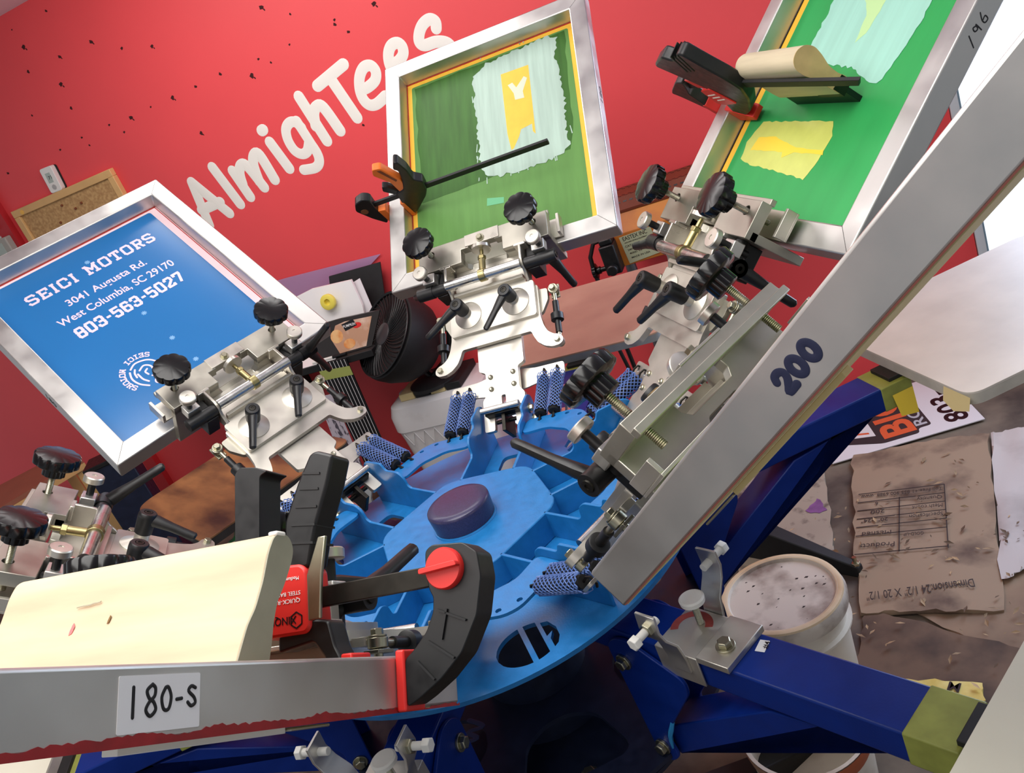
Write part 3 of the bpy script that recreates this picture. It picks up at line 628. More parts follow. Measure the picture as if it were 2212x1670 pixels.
# screen in head D
sD = screen('D', 'screen numbered 200 crossing the right of the picture, seen along its silver rail', 'mesh_cream')
hw = MB()
def oval(cx, cy, rx, ry, n=14): return [(cx+rx*math.cos(2*PI*k/n), cy+ry*math.sin(2*PI*k/n)) for k in range(n+1)]
for s_ in ([(0, 11), (2, 14), (6, 14.5), (9, 12), (8, 8), (4, 4), (1, 1), (9, 1)], oval(19, 8, 4.4, 6), oval(33.5, 8.5, 4.4, 6)):
    hw.quad_strip(s_, 3.0, (0, 0, 0), (1, 0, 0), (0, 1, 0), (0, 0, 1), .3)
put_text('stencil_number', hw, 'navy_spray', sD, (277, -SW-0.1, -28), (1, 0, 0), (0, 0, 1), (0, -1, 0))
film('emulsion', rrect(60, 580, -206, 206, 6), -39.9, 'emul_green', sD)
ob('ink_edge', MB().box(4, SL-4, SW-0.2, SW+0.2, -40, -38.8), mat('rust_line', (120, 66, 56), .6), sD, flip=True, smooth=False)
# screen in head F
sF = screen('F', 'screen labelled 180-S in the foreground with red stained lower edge', 'mesh_cream')
lb = MB().prism(rrect(0, 56, 0, 29, 1), (0, 0, 0), (1, 0, 0), (0, 1, 0), (0, 0, 1), .4)
lo = put_text('number_label', lb, 'paper', sF, (348, SW+0.05, -35), (-1, 0, 0), (0, 0, 1), (0, 1, 0))
hw = MB()
for s_ in ([(9.5, 23), (9.5, 8)], [(22, 24), (18.5, 21), (20, 17), (23, 15), (24.5, 11), (21, 8), (18, 11), (20, 15), (23.5, 18), (24, 22), (22, 24)], [(31, 22), (28.5, 17), (30, 11), (33.5, 11), (35, 17), (33, 22), (31, 22)], [(39, 15.5), (42.5, 15.8)], [(52.5, 21), (49.5, 22), (47.5, 19.5), (51.5, 16), (52.5, 13), (49.5, 11.5), (47, 13.5)]):
    hw.quad_strip(s_, 1.05, (0, 0, 0), (1, 0, 0), (0, 1, 0), (0, 0, 1), .3)
put_text('handwriting', hw, 'ink_black', lo, (348, SW+0.5, -35), (-1, 0, 0), (0, 0, 1), (0, 1, 0))
edge = [(0, 0), (SL, 0)]+[(SL-i*3.185, 5.2*min(1, .35+i/90)+random.uniform(-.9, .9)+1.3*math.sin(i*.31)*math.sin(i*.083)) for i in range(201)]
rb = MB().prism(edge, (0, 0, 0), (1, 0, 0), (0, 1, 0), (0, 0, 1), .4)
put_text('ink_edge', rb, mat('dried_red_ink', (150, 26, 30), 0.55, var=0.2, vscale=60), sF, (SL, SW+0.05, -41.5), (-1, 0, 0), (0, 0, 1), (0, 1, 0))
film('emulsion', rrect(60, 580, -206, 206, 6), -39.9, mat('red_emulsion', (190, 80, 60), 0.4), sF)

for e_, sgn, x0, x1 in ((sD, 1, 164, 300), (sF, -1, 196, 330)):
    ob('edge_strip', MB().box(x0, x1, sgn*240-6, sgn*240+6, -46, -41.5), 'paper' if sgn < 0 else 'mesh_cream', e_, bevel=.5, flip=True)
    ob('side_tab', MB().box(x0-42, x0-1, sgn*240-10, sgn*240+8, -45, -43), 'alu_dull', e_, bevel=.8, flip=True)
# ------------------------------------------------------------------ clamps, in the plane x = const of a screen
def ext(mb, poly, x0, x1):   # polygon in (y, z) of a screen, thickness along x
    return mb.prism(poly, (x0, 0, 0), (0, 1, 0), (0, 0, 1), (1, 0, 0), x1-x0)
# black and orange trigger clamp on screen A
cA = thing('bar_clamp', 'black and orange trigger clamp with its long bar across the green middle screen', 'clamp', scr_mx('A'), group='bar clamps on the screens')
X0 = 225
ob('clamp_bar', ext(MB(), [(-293, 38), (154, 49), (153, 34), (-293, 24)], X0-3, X0+3), 'black_matte', cA, bevel=.8, flip=True)
b = ob('sliding_body', ext(MB(), rounded([(-161, 154), (-153, 150), (-149, 115), (-154, 80), (-139, 63), (-146, 33), (-159, 13), (-205, -30), (-222, -34), (-224, -22), (-222, 10), (-214, 54), (-192, 59), (-175, 93), (-167, 125), (-174, 133)], 6), X0-11, X0+13), 'black', cA, bevel=2.5, flip=True)
ob('release_lever', ext(MB(), rounded([(-230, 88), (-220, 82), (-205, 54), (-214, 42), (-237, 72)], 4), X0-8, X0+8), 'black', cA, bevel=1.5, flip=True)
tr = ob('trigger', ext(MB(), rounded([(-215, 153), (-197, 149), (-179, 91), (-185, 55), (-204, 52), (-204, 92), (-224, 134)], 5), X0-9, X0+9), 'orange_pl', cA, bevel=1.5, flip=True)
ob('trigger_slot', ext(MB(), [(-208, 145), (-200, 143), (-186, 96), (-191, 92)], X0-9.6, X0-8.8), mat('brown_recess', (120, 60, 30), 0.6), tr, flip=True)
fj = ob('fixed_jaw', ext(MB(), rounded([(-316, 65), (-292, 73), (-278, 62), (-284, 30), (-283, -25), (-292, -38), (-312, -5), (-330, 40)], 7), X0-11, X0+11), 'black', cA, bevel=2.5, flip=True)
ob('pivot_cap', MB().cyl((X0-12, -312, 30), (X0-10.5, -312, 30), 9, n=20), mat('brown_cap', (120, 74, 44), 0.5), fj, flip=True)
ob('jaw_pad', ext(MB(), [(-284, 18), (-266, 14), (-266, -34), (-284, -30)], X0-12, X0+12), 'orange_pl', cA, bevel=1.5, flip=True)
ob('jaw_pad', ext(MB(), [(-225, 18), (-216, 16), (-214, -38), (-225, -38)], X0-13, X0+13), 'orange_pl', cA, bevel=1.5, flip=True)
# black and red clamp on screen C
cC = thing('bar_clamp', 'black and red squeeze clamp on the left rail of the bright green screen', 'clamp', scr_mx('C'), group='bar clamps on the screens')
X0 = 228
ob('clamp_bar', ext(MB(), [(-270, 92), (192, 58), (176, 43), (-270, 74)], X0-3, X0+3), 'black_matte', cC, bevel=.8, flip=True)
b = ob('sliding_body', ext(MB(), rounded([(-211, 177), (-159, 193), (-145, 178), (-103, 194), (-91, 191), (-86, 151), (-78, 110), (-78, 73), (-103, 38), (-150, 0), (-200, -22), (-216, -10), (-190, 35), (-176, 87), (-199, 129), (-221, 169)], 7), X0-13, X0+11), 'black', cC, bevel=3, flip=True)
gb = MB()
for y in (-128, -116, -104): ext(gb, [(y, 192-(y+128)*.1), (y+3, 192), (y-20, 142), (y-23, 142)], X0-14, X0+12)
ob('grip_rib', gb, 'black_matte', b, flip=True)
ob('fixed_jaw', ext(MB(), rounded([(-300, 87), (-248, 111), (-224, 108), (-240, 90), (-262, 70), (-268, 35), (-268, 12), (-280, 4), (-307, 63), (-318, 76)], 6), X0-12, X0+10), 'black', cC, bevel=2.5, flip=True)
ob('jaw_pad', ext(MB(), [(-280, 26), (-266, 28), (-266, -20), (-280, -12)], X0-13, X0+11), 'red_pl', cC, bevel=1.5, flip=True)
ob('jaw_pad', ext(MB(), [(-225, 10), (-212, 6), (-170, -20), (-172, -32), (-225, -32)], X0-14, X0+12), 'red_pl', cC, bevel=1.5, flip=True)
lp = ob('label_plate', ext(MB(), rounded([(-198, 81), (-165, 85), (-149, 32), (-190, 29), (-208, 36)], 3), X0-15, X0-12), 'red_pl', cC, flip=True)
lm_ = MB()
for k in range(3): ext(lm_, [(-196+k*3, 66-k*9), (-170+k*3, 68-k*9), (-170+k*3, 65.5-k*9), (-196+k*3, 63.5-k*9)], X0-15.5, X0-14.9)
ob('label_print', lm_, 'paper', lp, flip=True)
ob('trigger', ext(MB(), [(-214, 112), (-196, 108), (-186, 80), (-206, 84)], X0-10, X0+8), 'red_pl', cC, bevel=1.2, flip=True)
# big red and black clamp on screen F
cF = thing('bar_clamp', 'large black clamp with round red swivel knob holding the squeegee in the foreground', 'clamp', scr_mx('F'), group='bar clamps on the screens')
X0 = 80
fj = ob('fixed_jaw', ext(MB(), rounded([(-297, 76), (-303, 80), (-331, 78), (-343, 69), (-345, 51), (-339, 23), (-324, -3), (-305, -20), (-286, -32), (-274, -38), (-273, -10), (-274, -3), (-281, 2), (-294, 15), (-301, 29), (-302, 40), (-299, 45), (-296, 59)], 3), X0-12, X0+12), 'black', cF, bevel=2.2, flip=True)
rb_ = MB()
ext(rb_, [(-306, 36), (-312, 36), (-303, 12), (-290, -4), (-280, -10), (-282, -14), (-294, -6), (-308, 12)], X0+11.5, X0+12.5)
rbb = MB()
for a, b2 in (((-306, 30), (-330, 20)), ((-296, 8), (-318, -6)), ((-308, 8), (-314, 30)), ((-286, -6), (-300, -20))):
    d = Vector((b2[0]-a[0], b2[1]-a[1])).normalized(); n = Vector((-d.y, d.x))*.8
    ext(rbb, [(a[0]+n.x, a[1]+n.y), (a[0]-n.x, a[1]-n.y), (b2[0]-n.x, b2[1]-n.y), (b2[0]+n.x, b2[1]+n.y)], X0+12, X0+14)
ob('jaw_rib', rbb, 'black_matte', fj, flip=True)
kb = ob('swivel_knob', MB().lathe((X0+11.5, -315, 60), (1, 0, 0), [(0, 16), (5, 16), (6.5, 15), (6.6, .3)], 36), 'red_pl', cF, flip=True)
ob('knob_grip', ext(MB(), rounded([(-297, 57), (-297, 61), (-329, 64), (-331, 60)], 1.5), X0+17.5, X0+24), 'red_pl', kb, bevel=1, flip=True)
ob('clamp_bar', ext(MB(), [(-150, 61), (-300, 65.5), (-299, 49.5), (-150, 44)], X0-3.2, X0+3.2), 'dark_steel', cF, bevel=.8, flip=True)
rd_ = ob('red_body', ext(MB(), rounded([(-135, 84), (-176, 82), (-182, 77), (-186, 30), (-181, 25), (-128, 24)], 4), X0-15, X0+15), 'red_pl', cF, bevel=2.5, flip=True)
# upside down print: text runs towards smaller |y|
def cl_text(name, body, ya, yb, z, h, m, bold=0.0):
    mb = fit_text(body, 0, abs(yb-ya), h, .3, bold)
    put_text(name, mb, m, rd_, (X0+15.2, -ya, z), (0, -1, 0), (0, 0, -1), (1, 0, 0))
cl_text('brand_print', 'XINQIAO', -172, -134, 40, 6.5, 'ink_black', 0.5)
cl_text('label_print', 'QUICK-RELEASE', -176, -134, 54, 3.6, 'paper')
cl_text('label_print', 'STEEL BAR CLAMP', -176.5, -134, 60, 3.4, 'paper')
cl_text('label_print', 'Medium Duty', -175, -150, 72, 3.2, 'paper')
hx = MB(); hp = [(math.cos(PI/6+k*PI/3)*6.5-172, math.sin(PI/6+k*PI/3)*6.5+36.5) for k in range(6)]
for k in range(6):
    a, c = Vector(hp[k]), Vector(hp[(k+1) % 6]); d = (c-a).normalized(); n = Vector((-d.y, d.x))*.5
    ext(hx, [tuple(a+n), tuple(a-n), tuple(c-n), tuple(c+n)], X0+15.1, X0+15.5)
ob('brand_hexagon', hx, 'ink_black', rd_, flip=True)
gr = ob('grip', ext(MB(), rounded([(-186, 175), (-193, 177), (-211, 170), (-204, 146), (-190, 110), (-183, 78), (-158, 80), (-158, 119), (-172, 151)], 4), X0-13, X0+13), 'black', cF, bevel=2.5, flip=True)
gb = MB()
for z in (100, 115, 130, 145, 158): ext(gb, [(-157-(z-85)*.3, z), (-196+(150-z)*.14, z-3), (-196+(150-z)*.14, z-1), (-157-(z-85)*.3, z+2)], X0-14, X0+14)
ob('grip_rib', gb, 'black_matte', gr, flip=True)
ob('trigger', ext(MB(), rounded([(-102, 172), (-108, 177), (-126, 174), (-140, 168), (-131, 165), (-131, 105), (-140, 84), (-104, 84)], 3), X0-14, X0+14), 'black', cF, bevel=2.5, flip=True)
ob('release_lever', ext(MB(), [(-198, 101), (-206, 101), (-201, 69), (-199, 35), (-187, 34), (-186, 71)], X0+15.5, X0+19), 'zinc', cF, bevel=1, flip=True)
ob('moving_jaw', ext(MB(), rounded([(-150, 25), (-188, 36), (-202, 33), (-208, 13), (-214, 3), (-213, -20), (-206, -22), (-198, 4), (-186, 18), (-150, 12)], 3), X0-10, X0+12), 'black', cF, bevel=2, flip=True)
ob('jaw_pad', ext(MB(), [(-214, 6), (-225, 6), (-225, -30), (-214, -30)], X0-13, X0+13), 'red_pl', cF, bevel=1.5, flip=True)
ob('jaw_pad', ext(MB(), rounded([(-266, 4), (-274, 4), (-274, -41), (-266, -41)], 2), X0-14, X0+14), 'red_pl', cF, bevel=1.5, flip=True)

# ------------------------------------------------------------------ squeegees
# foreground: long face towards the camera, leaning down to the left
sq = thing('squeegee', 'big pale wooden squeegee lying in the foreground screen beside the red clamp', 'squeegee', scr_mx('F'), group='wooden squeegees on the screens')
pf = rounded([(152, 98), (143, 95.5), (138, 87), (140, 77), (149, 58), (157, 45), (161, 30), (163, 15), (168, -8), (176, -28), (204, -28), (201, -5), (196, 8), (188, 28), (180, 40), (172, 60), (166, 82), (160, 94)], 5)
hl = MB().prism(pf, (0, -204.5, 0), (1, 0, 0), (0, 0, 1), (0, 1, 0), 297)
wo = ob('wooden_handle', hl, 'wood', sq, bevel=1.5, flip=True)
ob('stained_end', MB().prism(pf, (0, -205.5, 0), (1, 0, 0), (0, 0, 1), (0, 1, 0), 1.2), 'wood_grey', sq, flip=True)
ob('blade', MB().box(184, 194, -205, 92, -39.6, -27), 'ink_black', sq, flip=True)
ob('tape_cap', MB().prism([(147, 99), (158, 99), (158, 95), (147, 95)], (0, -206, 0), (1, 0, 0), (0, 0, 1), (0, 1, 0), 9), 'white_pl', sq, bevel=1.5, flip=True)
def on_face(mb, y, z): # marks on the sloping camera-side face between (180,40) and (166,82)
    d = Vector((-14, 0, 42)).normalized(); return mb.transform(frame_mx((180.2-(z-40)/42*14, y, z), (0, -1, 0), d, Vector((0, -1, 0)).cross(d)*-1))
ob('pencil_mark', on_face(MB().prism(rough_poly([(-14, 0), (14, 2), (14, 3), (-14, 1)], .5, 4, 6), (0, 0, 0), (1, 0, 0), (0, 1, 0), (0, 0, 1), .5), -20, 62), 'wood_grey', wo, flip=True)
ob('pink_stain', on_face(MB().prism(rough_poly([(0, 0), (3, 1), (4, 7), (2, 10), (0, 6)], .5, 2, 3), (0, 0, 0), (1, 0, 0), (0, 1, 0), (0, 0, 1), .5), -8, 40), mat('pink_ink', (226, 120, 120), .5), wo, flip=True)
ob('knot', on_face(MB().prism(rough_poly([(0, 0), (2, 1), (2.5, 6), (1, 7)], .3, 2, 3), (0, 0, 0), (1, 0, 0), (0, 1, 0), (0, 0, 1), .5), -50, 45), mat('wood_knot', (120, 90, 40), .5), wo, flip=True)
# on screen C: standing on its blade
sq2 = thing('squeegee', 'small wooden squeegee standing on the bright green screen above black clamp bar', 'squeegee', scr_mx('C'), group='wooden squeegees on the screens')
pc = rounded([(240, -8), (238, 18), (238, 50), (232.5, 66), (233, 88), (242, 98), (256, 100), (270, 92), (276, 76), (272, 58), (264, 38), (263, 18), (266, 6), (264, -8)], 7)
hb = MB().prism([(p[0], p[1]) for p in pc], (0, -86, 0), (1, 0, 0), (0, 0, 1), (0, 1, 0), 161)
wo2 = ob('wooden_handle', hb, 'wood', sq2, bevel=1.2, flip=True)
ob('end_grain', MB().prism(pc, (0, 75, 0), (1, 0, 0), (0, 0, 1), (0, 1, 0), .8), 'endgrain', sq2, flip=True)
ob('inked_holder', MB().prism([(239.5, -9), (239.5, 14), (264, 12), (265, -9)], (0, 20, 0), (1, 0, 0), (0, 0, 1), (0, 1, 0), 56.5), 'dark_steel', sq2, flip=True)
ob('blade', MB().box(246, 255, -86, 75, -39.5, -6), 'ink_black', sq2, flip=True)
# ------------------------------------------------------------------ lower carousel, pallets, stand
low = thing('pallet_carousel', 'dark blue lower carousel with six radiating pallet arms beneath the bright blue disc', 'pallet carousel', loc=(0, 0, 0))
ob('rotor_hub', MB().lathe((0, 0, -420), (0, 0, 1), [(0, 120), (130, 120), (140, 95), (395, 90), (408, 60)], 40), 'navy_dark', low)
cuts = []
for k in range(6):
    a = math.radians(-33+60*k)
    loc = rounded([(150, -20), (175, -62), (285, -95), (285, 95), (175, 62), (150, 20)], 34, 6)
    cuts.append([(x*math.cos(a)-y*math.sin(a), x*math.sin(a)+y*math.cos(a)) for x, y in loc])
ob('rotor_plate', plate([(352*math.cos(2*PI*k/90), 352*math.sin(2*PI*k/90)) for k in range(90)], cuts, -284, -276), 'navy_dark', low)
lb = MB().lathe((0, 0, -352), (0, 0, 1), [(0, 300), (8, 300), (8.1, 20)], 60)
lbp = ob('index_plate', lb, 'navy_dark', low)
for k in range(6):
    a = math.radians(-90+60*k); ob('bolt', MB().cyl((225*math.cos(a), 225*math.sin(a), -344), (225*math.cos(a), 225*math.sin(a), -340), 16).hexb((225*math.cos(a), 225*math.sin(a), -340), (0, 0, 1), 11, 8), 'zinc', lbp)
wl = MB().quad_strip([(0, 34), (14, 0), (26, 24), (40, 0), (52, 34)], 4.5, (0, 0, 0), (1, 0, 0), (0, 1, 0), (0, 0, 1), .5)
wl.transform(frame_mx((-150, -112, -276), (0.62, 0.78, 0), (-0.78, 0.62, 0), (0, 0, 1)))
ob('painted_letter', wl, mat('worn_blue_paint', (42, 58, 96), .5), low, smooth=False)
def put_z(mb, z): 
    for v in mb.v: v.z += z
    return mb
ARMS = {}
def arm_parts():
    P = []
    P.append(('gusset', [MB().prism(rounded([(308, -78), (326, -60), (352, -54), (440, -96), (440, -120), (356, -236), (366, -276), (344, -296), (322, -284)], 12), (0, s*38, 0), (1, 0, 0), (0, 0, 1), (0, s, 0), 6) for s in (-1, 1)], 'navy', 1.2))
    P.append(('bolt', [MB().cyl((r, s*44, z), (r, s*48, z), 13).hexb((r, s*48, z), (0, s, 0), 9.5, 8) for s in (-1, 1) for r, z in ((333, -100), (340, -264))], 'zinc', 0.5))
    br = MB().prism([(345, -236), (560, -108), (700, -92), (660, -92), (640, -96), (600, -150), (352, -290)], (0, -30, 0), (1, 0, 0), (0, 0, 1), (0, 1, 0), 60)
    P.append(('brace', [br], 'navy', 2))
    gp = MB().box(408, 478, -40, 40, -50, -45).box(478, 528, -41, 41, -50, -40).box(408, 478, 38, 41, -92, -45).box(408, 478, -41, -38, -92, -45)
    P.append(('registration_plate', [gp], 'alu_plate', 1))
    for s in (-1, 1):
        pts = [(0, -70), (0, -50), (6, -20), (20, 0), (26, 18), (24, 42)]
        strip = MB()
        vs = []
        for y, z in pts:
            for x in (432, 464):
                vs += [(x, s*(41+y), z), (x, s*(41+y+4), z)]
        fs = []
        for i in range(len(pts)-1):
            o = i*4; q = o+4
            fs += [(o, o+2, q+2, q), (o+1, q+1, q+3, o+3), (o, q, q+1, o+1), (o+2, o+3, q+3, q+2)]
        e = (len(pts)-1)*4; fs += [(0, 1, 3, 2), (e, e+2, e+3, e+1)]
        strip.add(vs, fs); P.append(('registration_prong', [strip], 'alu', 0.6))
        P.append(('prong_nut', [MB().hexb((448, s*(41+27), 22), (0, s, 0), 10, 8)], 'zinc', .4)); P.append(('prong_bolt', [MB().cyl((448, s*52, 22), (448, s*94, 22), 5.5).hexb((448, s*92, 22), (0, s, 0), 9.5, 10)], 'white_pl', .6))
    P.append(('plate_bolt', [MB().cyl((505, 10, -40), (505, 10, -37), 13).hexb((505, 10, -37), (0, 0, 1), 9.5, 8)], 'zinc', .5))
    P.append(('adjuster_stem', [thread(MB(), (444, -18, -45), (0, 0, 1), 5, 36)], 'zinc', 0)); P.append(('adjuster_knob', [MB().lathe((444, -18, -10), (0, 0, 1), [(0, 6), (2, 17), (8, 17.5), (10, 15), (9, 5), (9.2, .3)], 28)], 'white_pl', 0))
    return P
AP = arm_parts(); ASH = []
for n_, az in enumerate((-63, -123, 177, 117, 57, -3)):
    if n_ == 0:
        arm = ob('pallet_arm', MB().box(250, 800, -36, 36, -95, -50), 'navy', low, bevel=3); arm.rotation_euler.z = math.radians(az)
        AM = arm
        for nm, ms, m, bv in AP:
            for q in ms: ASH.append(ob(nm, q, m, arm, bevel=bv, flip=True))
    else:
        arm = AM.copy(); link(arm, low); arm.rotation_euler.z = math.radians(az)
        for c in ASH: d = c.copy(); link(d, arm)
    tp = MB().box(742, 801, -37, 37, -96, -49.2)
    ob('tape_wrap', tp, 'tape_olive', arm, bevel=2, flip=True)
    if az == -63:
        sg = MB().prism(rrect(0, 20, 0, 13, .6), (0, 0, 0), (1, 0, 0), (0, 1, 0), (0, 0, 1), .4); sg.transform(frame_mx((548, 8, -49.8), (-0.2, 0.98, 0), (-0.98, -0.2, 0), (0, 0, 1)))
        so = ob('arm_label', sg, 'paper', arm)
        tx = fit_text('#4', 4, 16, 7.5, .3, .5); put_text('label_print', tx, 'ink_black', so, (549, 10.5, -49.3), (-0.2, 0.98, 0), (-0.98, -0.2, 0), (0, 0, 1)); tx = None
        rg = MB()
        for k in range(16):
            a = PI*0.95+PI*1.25*k/15; rg.box(-1, 1, -1, 1, 0, .4) if 0 else None
        ring = MB().tube([(436+24*math.cos(t), 8+24*math.sin(t), -44.6) for t in [PI*(0.1+1.1*k/20) for k in range(21)]], 5.5, 8, flat=1)
        for v in ring.v: v.z = -44.9+(v.z+44.6)*0.04
        ob('red_ring_label', ring, mat('faded_red_print', (150, 60, 52), .6, var=.2, vscale=90), arm)
        ob('blue_thread', MB().tube([(380, -42, -200), (374, -46, -216), (368, -46, -228), (366, -47, -240), (362, -46, -256)], [3, 4, 3.5, 3, 1.5], 6), mat('cyan_paint', (40, 140, 200), .6), arm)
    if az == -3: ob('yellow_tape', MB().add([(760, 37.5, -70), (800, 37.5, -70), (796, 46, -118), (764, 44, -112)], [(0, 1, 2, 3)]), 'tape_yellow', arm, flip=True)
    if az == 177: ob('tape_band', MB().box(540, 580, -37, 37, -96, -49.2), 'tape_olive', arm, bevel=2, flip=True)
M['pal_pink'] = mat('stained_pallet_top', (196, 160, 138), 0.5, rgb2=(174, 136, 118), vscale=5, thr=(.35, .7))
M['pal_grey'] = mat('pale_grey_pallet', (214, 206, 196), 0.4, var=.08, vscale=12)
M['pal_burnt'] = mat('scorched_wood_pallet', (66, 42, 36), 0.4, rgb2=(176, 126, 78), vscale=3.4, thr=(.38, .62), stretch=(1.0, 3.0, 3.0))
M['pal_cream'] = mat('cream_pallet', (232, 228, 208), 0.5, var=.03, vscale=10)
M['pal_edge'] = mat('grey_pallet_edge', (150, 156, 160), 0.4, 0.3, var=.12, vscale=20)
M['pal_edge_dark'] = mat('black_rubber_edge', (40, 36, 32), 0.6, var=.3, vscale=30)
M['pal_edge_pale'] = mat('pale_board_edge', (196, 190, 178), 0.5, var=.1, vscale=30)
def pallet(az, label, m, me_, r0=772, rad=30, orad=60, zt=-20):
    e = thing('print_pallet', label, 'pallet', rmx(az), group='print pallets on the lower arms')
    pl = rounded([(r0, -212, rad), (1275, -212, orad), (1275, 212, orad), (r0, 212, rad)], rad, 8)
    ob('board_top', plate(pl, [], zt-4, zt), m, e, bevel=1, flip=True)
    ob('board_edge', plate(pl, [], zt-22, zt-4), me_, e, flip=True)
    ob('mounting_rail', MB().box(r0-20, r0+330, -28, 28, zt-30, zt-22), 'black_matte', e, bevel=1, flip=True)
    return e
pallet(57, 'brown topped pallet with grey edge between the middle and right screens', 'pal_pink', 'pal_edge')
p3 = pallet(-3, 'pale grey white pallet at the right edge under the long silver rail', 'pal_grey', 'pal_edge_pale', r0=786)
pallet(117, 'scorched brown wooden pallet left of the blue screen holder', 'pal_burnt', 'pal_edge_dark', r0=778)
pallet(-63, 'cream pallet cut by the bottom right corner of the picture', 'pal_cream', 'pal_edge_pale', r0=816)
pallet(177, 'white pallet corner at the bottom left below the foreground screen', 'pal_cream', 'pal_edge_pale', r0=772)
tf = MB().add([(786, 150, -24), (786, 175, -24), (786, 212, -24), (780, 150, -48), (776, 178, -56), (784, 206, -50)], [(0, 1, 4, 3), (1, 2, 5, 4)])
ob('peeling_tape', tf, 'mesh_cream', p3, flip=True)
# stand: column and four feet
sd = thing('press_stand', 'dark press column with short feet standing under the blue carousels', 'press stand', loc=(0, 0, 0))
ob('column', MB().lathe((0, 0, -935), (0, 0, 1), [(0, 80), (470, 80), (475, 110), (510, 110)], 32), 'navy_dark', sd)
for az in (12, 102, 192, 282):
    f_ = MB().add([(60, -40, -936), (60, 40, -936), (520, 16, -936), (520, -16, -936), (60, -40, -720), (60, 40, -720), (520, 16, -890), (520, -16, -890)], [(3, 2, 1, 0), (4, 5, 6, 7), (0, 1, 5, 4), (1, 2, 6, 5), (2, 3, 7, 6), (3, 0, 4, 7)])
    fo = ob('foot', f_, 'black_matte', sd, bevel=4); fo.rotation_euler.z = math.radians(az)
    ob('levelling_bolt', MB().cyl((500, 0, -950), (500, 0, -860), 7).hexb((500, 0, -888), (0, 0, 1), 13, 9), 'zinc', fo)
# green and pink rag hanging under the scorched pallet
rm = MB(); rd = random.Random(11); nx, ny = 12, 9; vs = []
for i in range(nx):
    for j in range(ny): vs.append((i*9-50+rd.uniform(-5, 5), j*10-40+rd.uniform(-5, 5), 14*math.sin(i*1.1)*math.cos(j*1.3)+rd.uniform(-6, 6)-abs(i-6)*2.5))
rm.add(vs, [(i*ny+j, (i+1)*ny+j, (i+1)*ny+j+1, i*ny+j+1) for i in range(nx-1) for j in range(ny-1)])
for v in rm.v: v.xyz = (v.x-478, v.y+632, v.z-62)
rg = ob('cleaning_rag', rm, mat('green_pink_cloth', (84, 168, 104), .8, rgb2=(214, 176, 166), vscale=9, thr=(.48, .56)), world=True)
md = rg.modifiers.new('s', 'SUBSURF'); md.levels = 1; md.render_levels = 2; rg.modifiers.new('t', 'SOLIDIFY').thickness = 0.003
tag(rg, 'crumpled green and pink rag beneath the scorched brown pallet', 'rag')
BEFORE = set(SC.objects)
# ------------------------------------------------------------------ floor clutter at right
M['card'] = mat('dirty_cardboard', (150, 124, 100), .8, rgb2=(104, 84, 70), vscale=5, thr=(.45, .8), detail=9)
M['card_lid'] = mat('stained_cardboard', (158, 134, 110), .8, rgb2=(96, 76, 64), vscale=7, thr=(.5, .72), detail=9)
M['card_brown'] = mat('brown_cardboard', (112, 88, 70), .8, rgb2=(60, 46, 40), vscale=6, thr=(.5, .72), detail=9)
M['old_paper'] = mat('spattered_paper', (170, 156, 138), .7, rgb2=(84, 72, 66), vscale=16, thr=(.54, .7), detail=10)
M['print'] = mat('carton_print', (52, 40, 36), .7)
def sheet(poly, z0, th, amp, n, seed, lip=None):
    """uneven flat board from a convex quad a,b,c,d (world x,y)"""
    rd = random.Random(seed); a, b, c, d = [Vector(p) for p in poly]; mb = MB(); vs = []; ph = rd.uniform(0, 6)
    hgt = lambda u, w: z0+amp*(0.5+0.5*math.sin(u*7+ph)*math.cos(w*6+ph*2))+(lip(u, w) if lip else 0)
    for L in (0, 1):
        for i in range(n+1):
            for j in range(n+1):
                u, w = i/n, j/n; p = (a*(1-u)+b*u)*(1-w)+(d*(1-u)+c*u)*w
                if i in (0, n) or j in (0, n): p = p+Vector((rd.uniform(-7, 7), rd.uniform(-7, 7)))*(L)
                vs.append((p.x, p.y, hgt(u, w)+L*th))
    m = (n+1)*(n+1); k = n+1
    fs = [(m+i*k+j, m+(i+1)*k+j, m+(i+1)*k+j+1, m+i*k+j+1) for i in range(n) for j in range(n)]+[(i*k+j, i*k+j+1, (i+1)*k+j+1, (i+1)*k+j) for i in range(n) for j in range(n)]
    for i in range(n): fs += [(i*k, (i+1)*k, m+(i+1)*k, m+i*k), (i*k+n, m+i*k+n, m+(i+1)*k+n, (i+1)*k+n), (i, m+i, m+i+1, i+1), (n*k+i, n*k+i+1, m+n*k+i+1, m+n*k+i)]
    return mb.add(vs, fs), hgt
# carton lies with its long side from C0 towards the lower left
cm, ch_ = sheet([(1290, 1120), (845, 470), (1105, 245), (1640, 880)], -998, 12, 10, 16, 3)
carton = ob('flattened_carton', cm, 'card_lid', world=True); tag(carton, 'stained flattened carton printed with a product table and Dimension line on the floor', 'cardboard')
def carton_text(body, start, end, h, bold=0.0, name='carton_print'):
    s0, e0 = Vector(start), Vector(end); X = (e0-s0); L = X.length; X.normalize(); Y = Vector((-X.y, X.x))
    mb = fit_text(body, 0, L, h, .5, bold)
    for v in mb.v:
        p = s0+X*v.x+Y*v.y; v.xyz = (p.x, p.y, -974+v.z)
    ob(name, mb, 'print', carton, world=True, smooth=False)
carton_text('Dimension:24 1/2" X 20 1/2"', (1128, 372), (900, 512), 34)
TXO = Vector((1361, 752)); TXX = Vector((-0.78, 0.62)); TXY = Vector((-0.62, -0.78))   # table top right corner in print, reading direction, print-down is -Y
gl_ = MB()
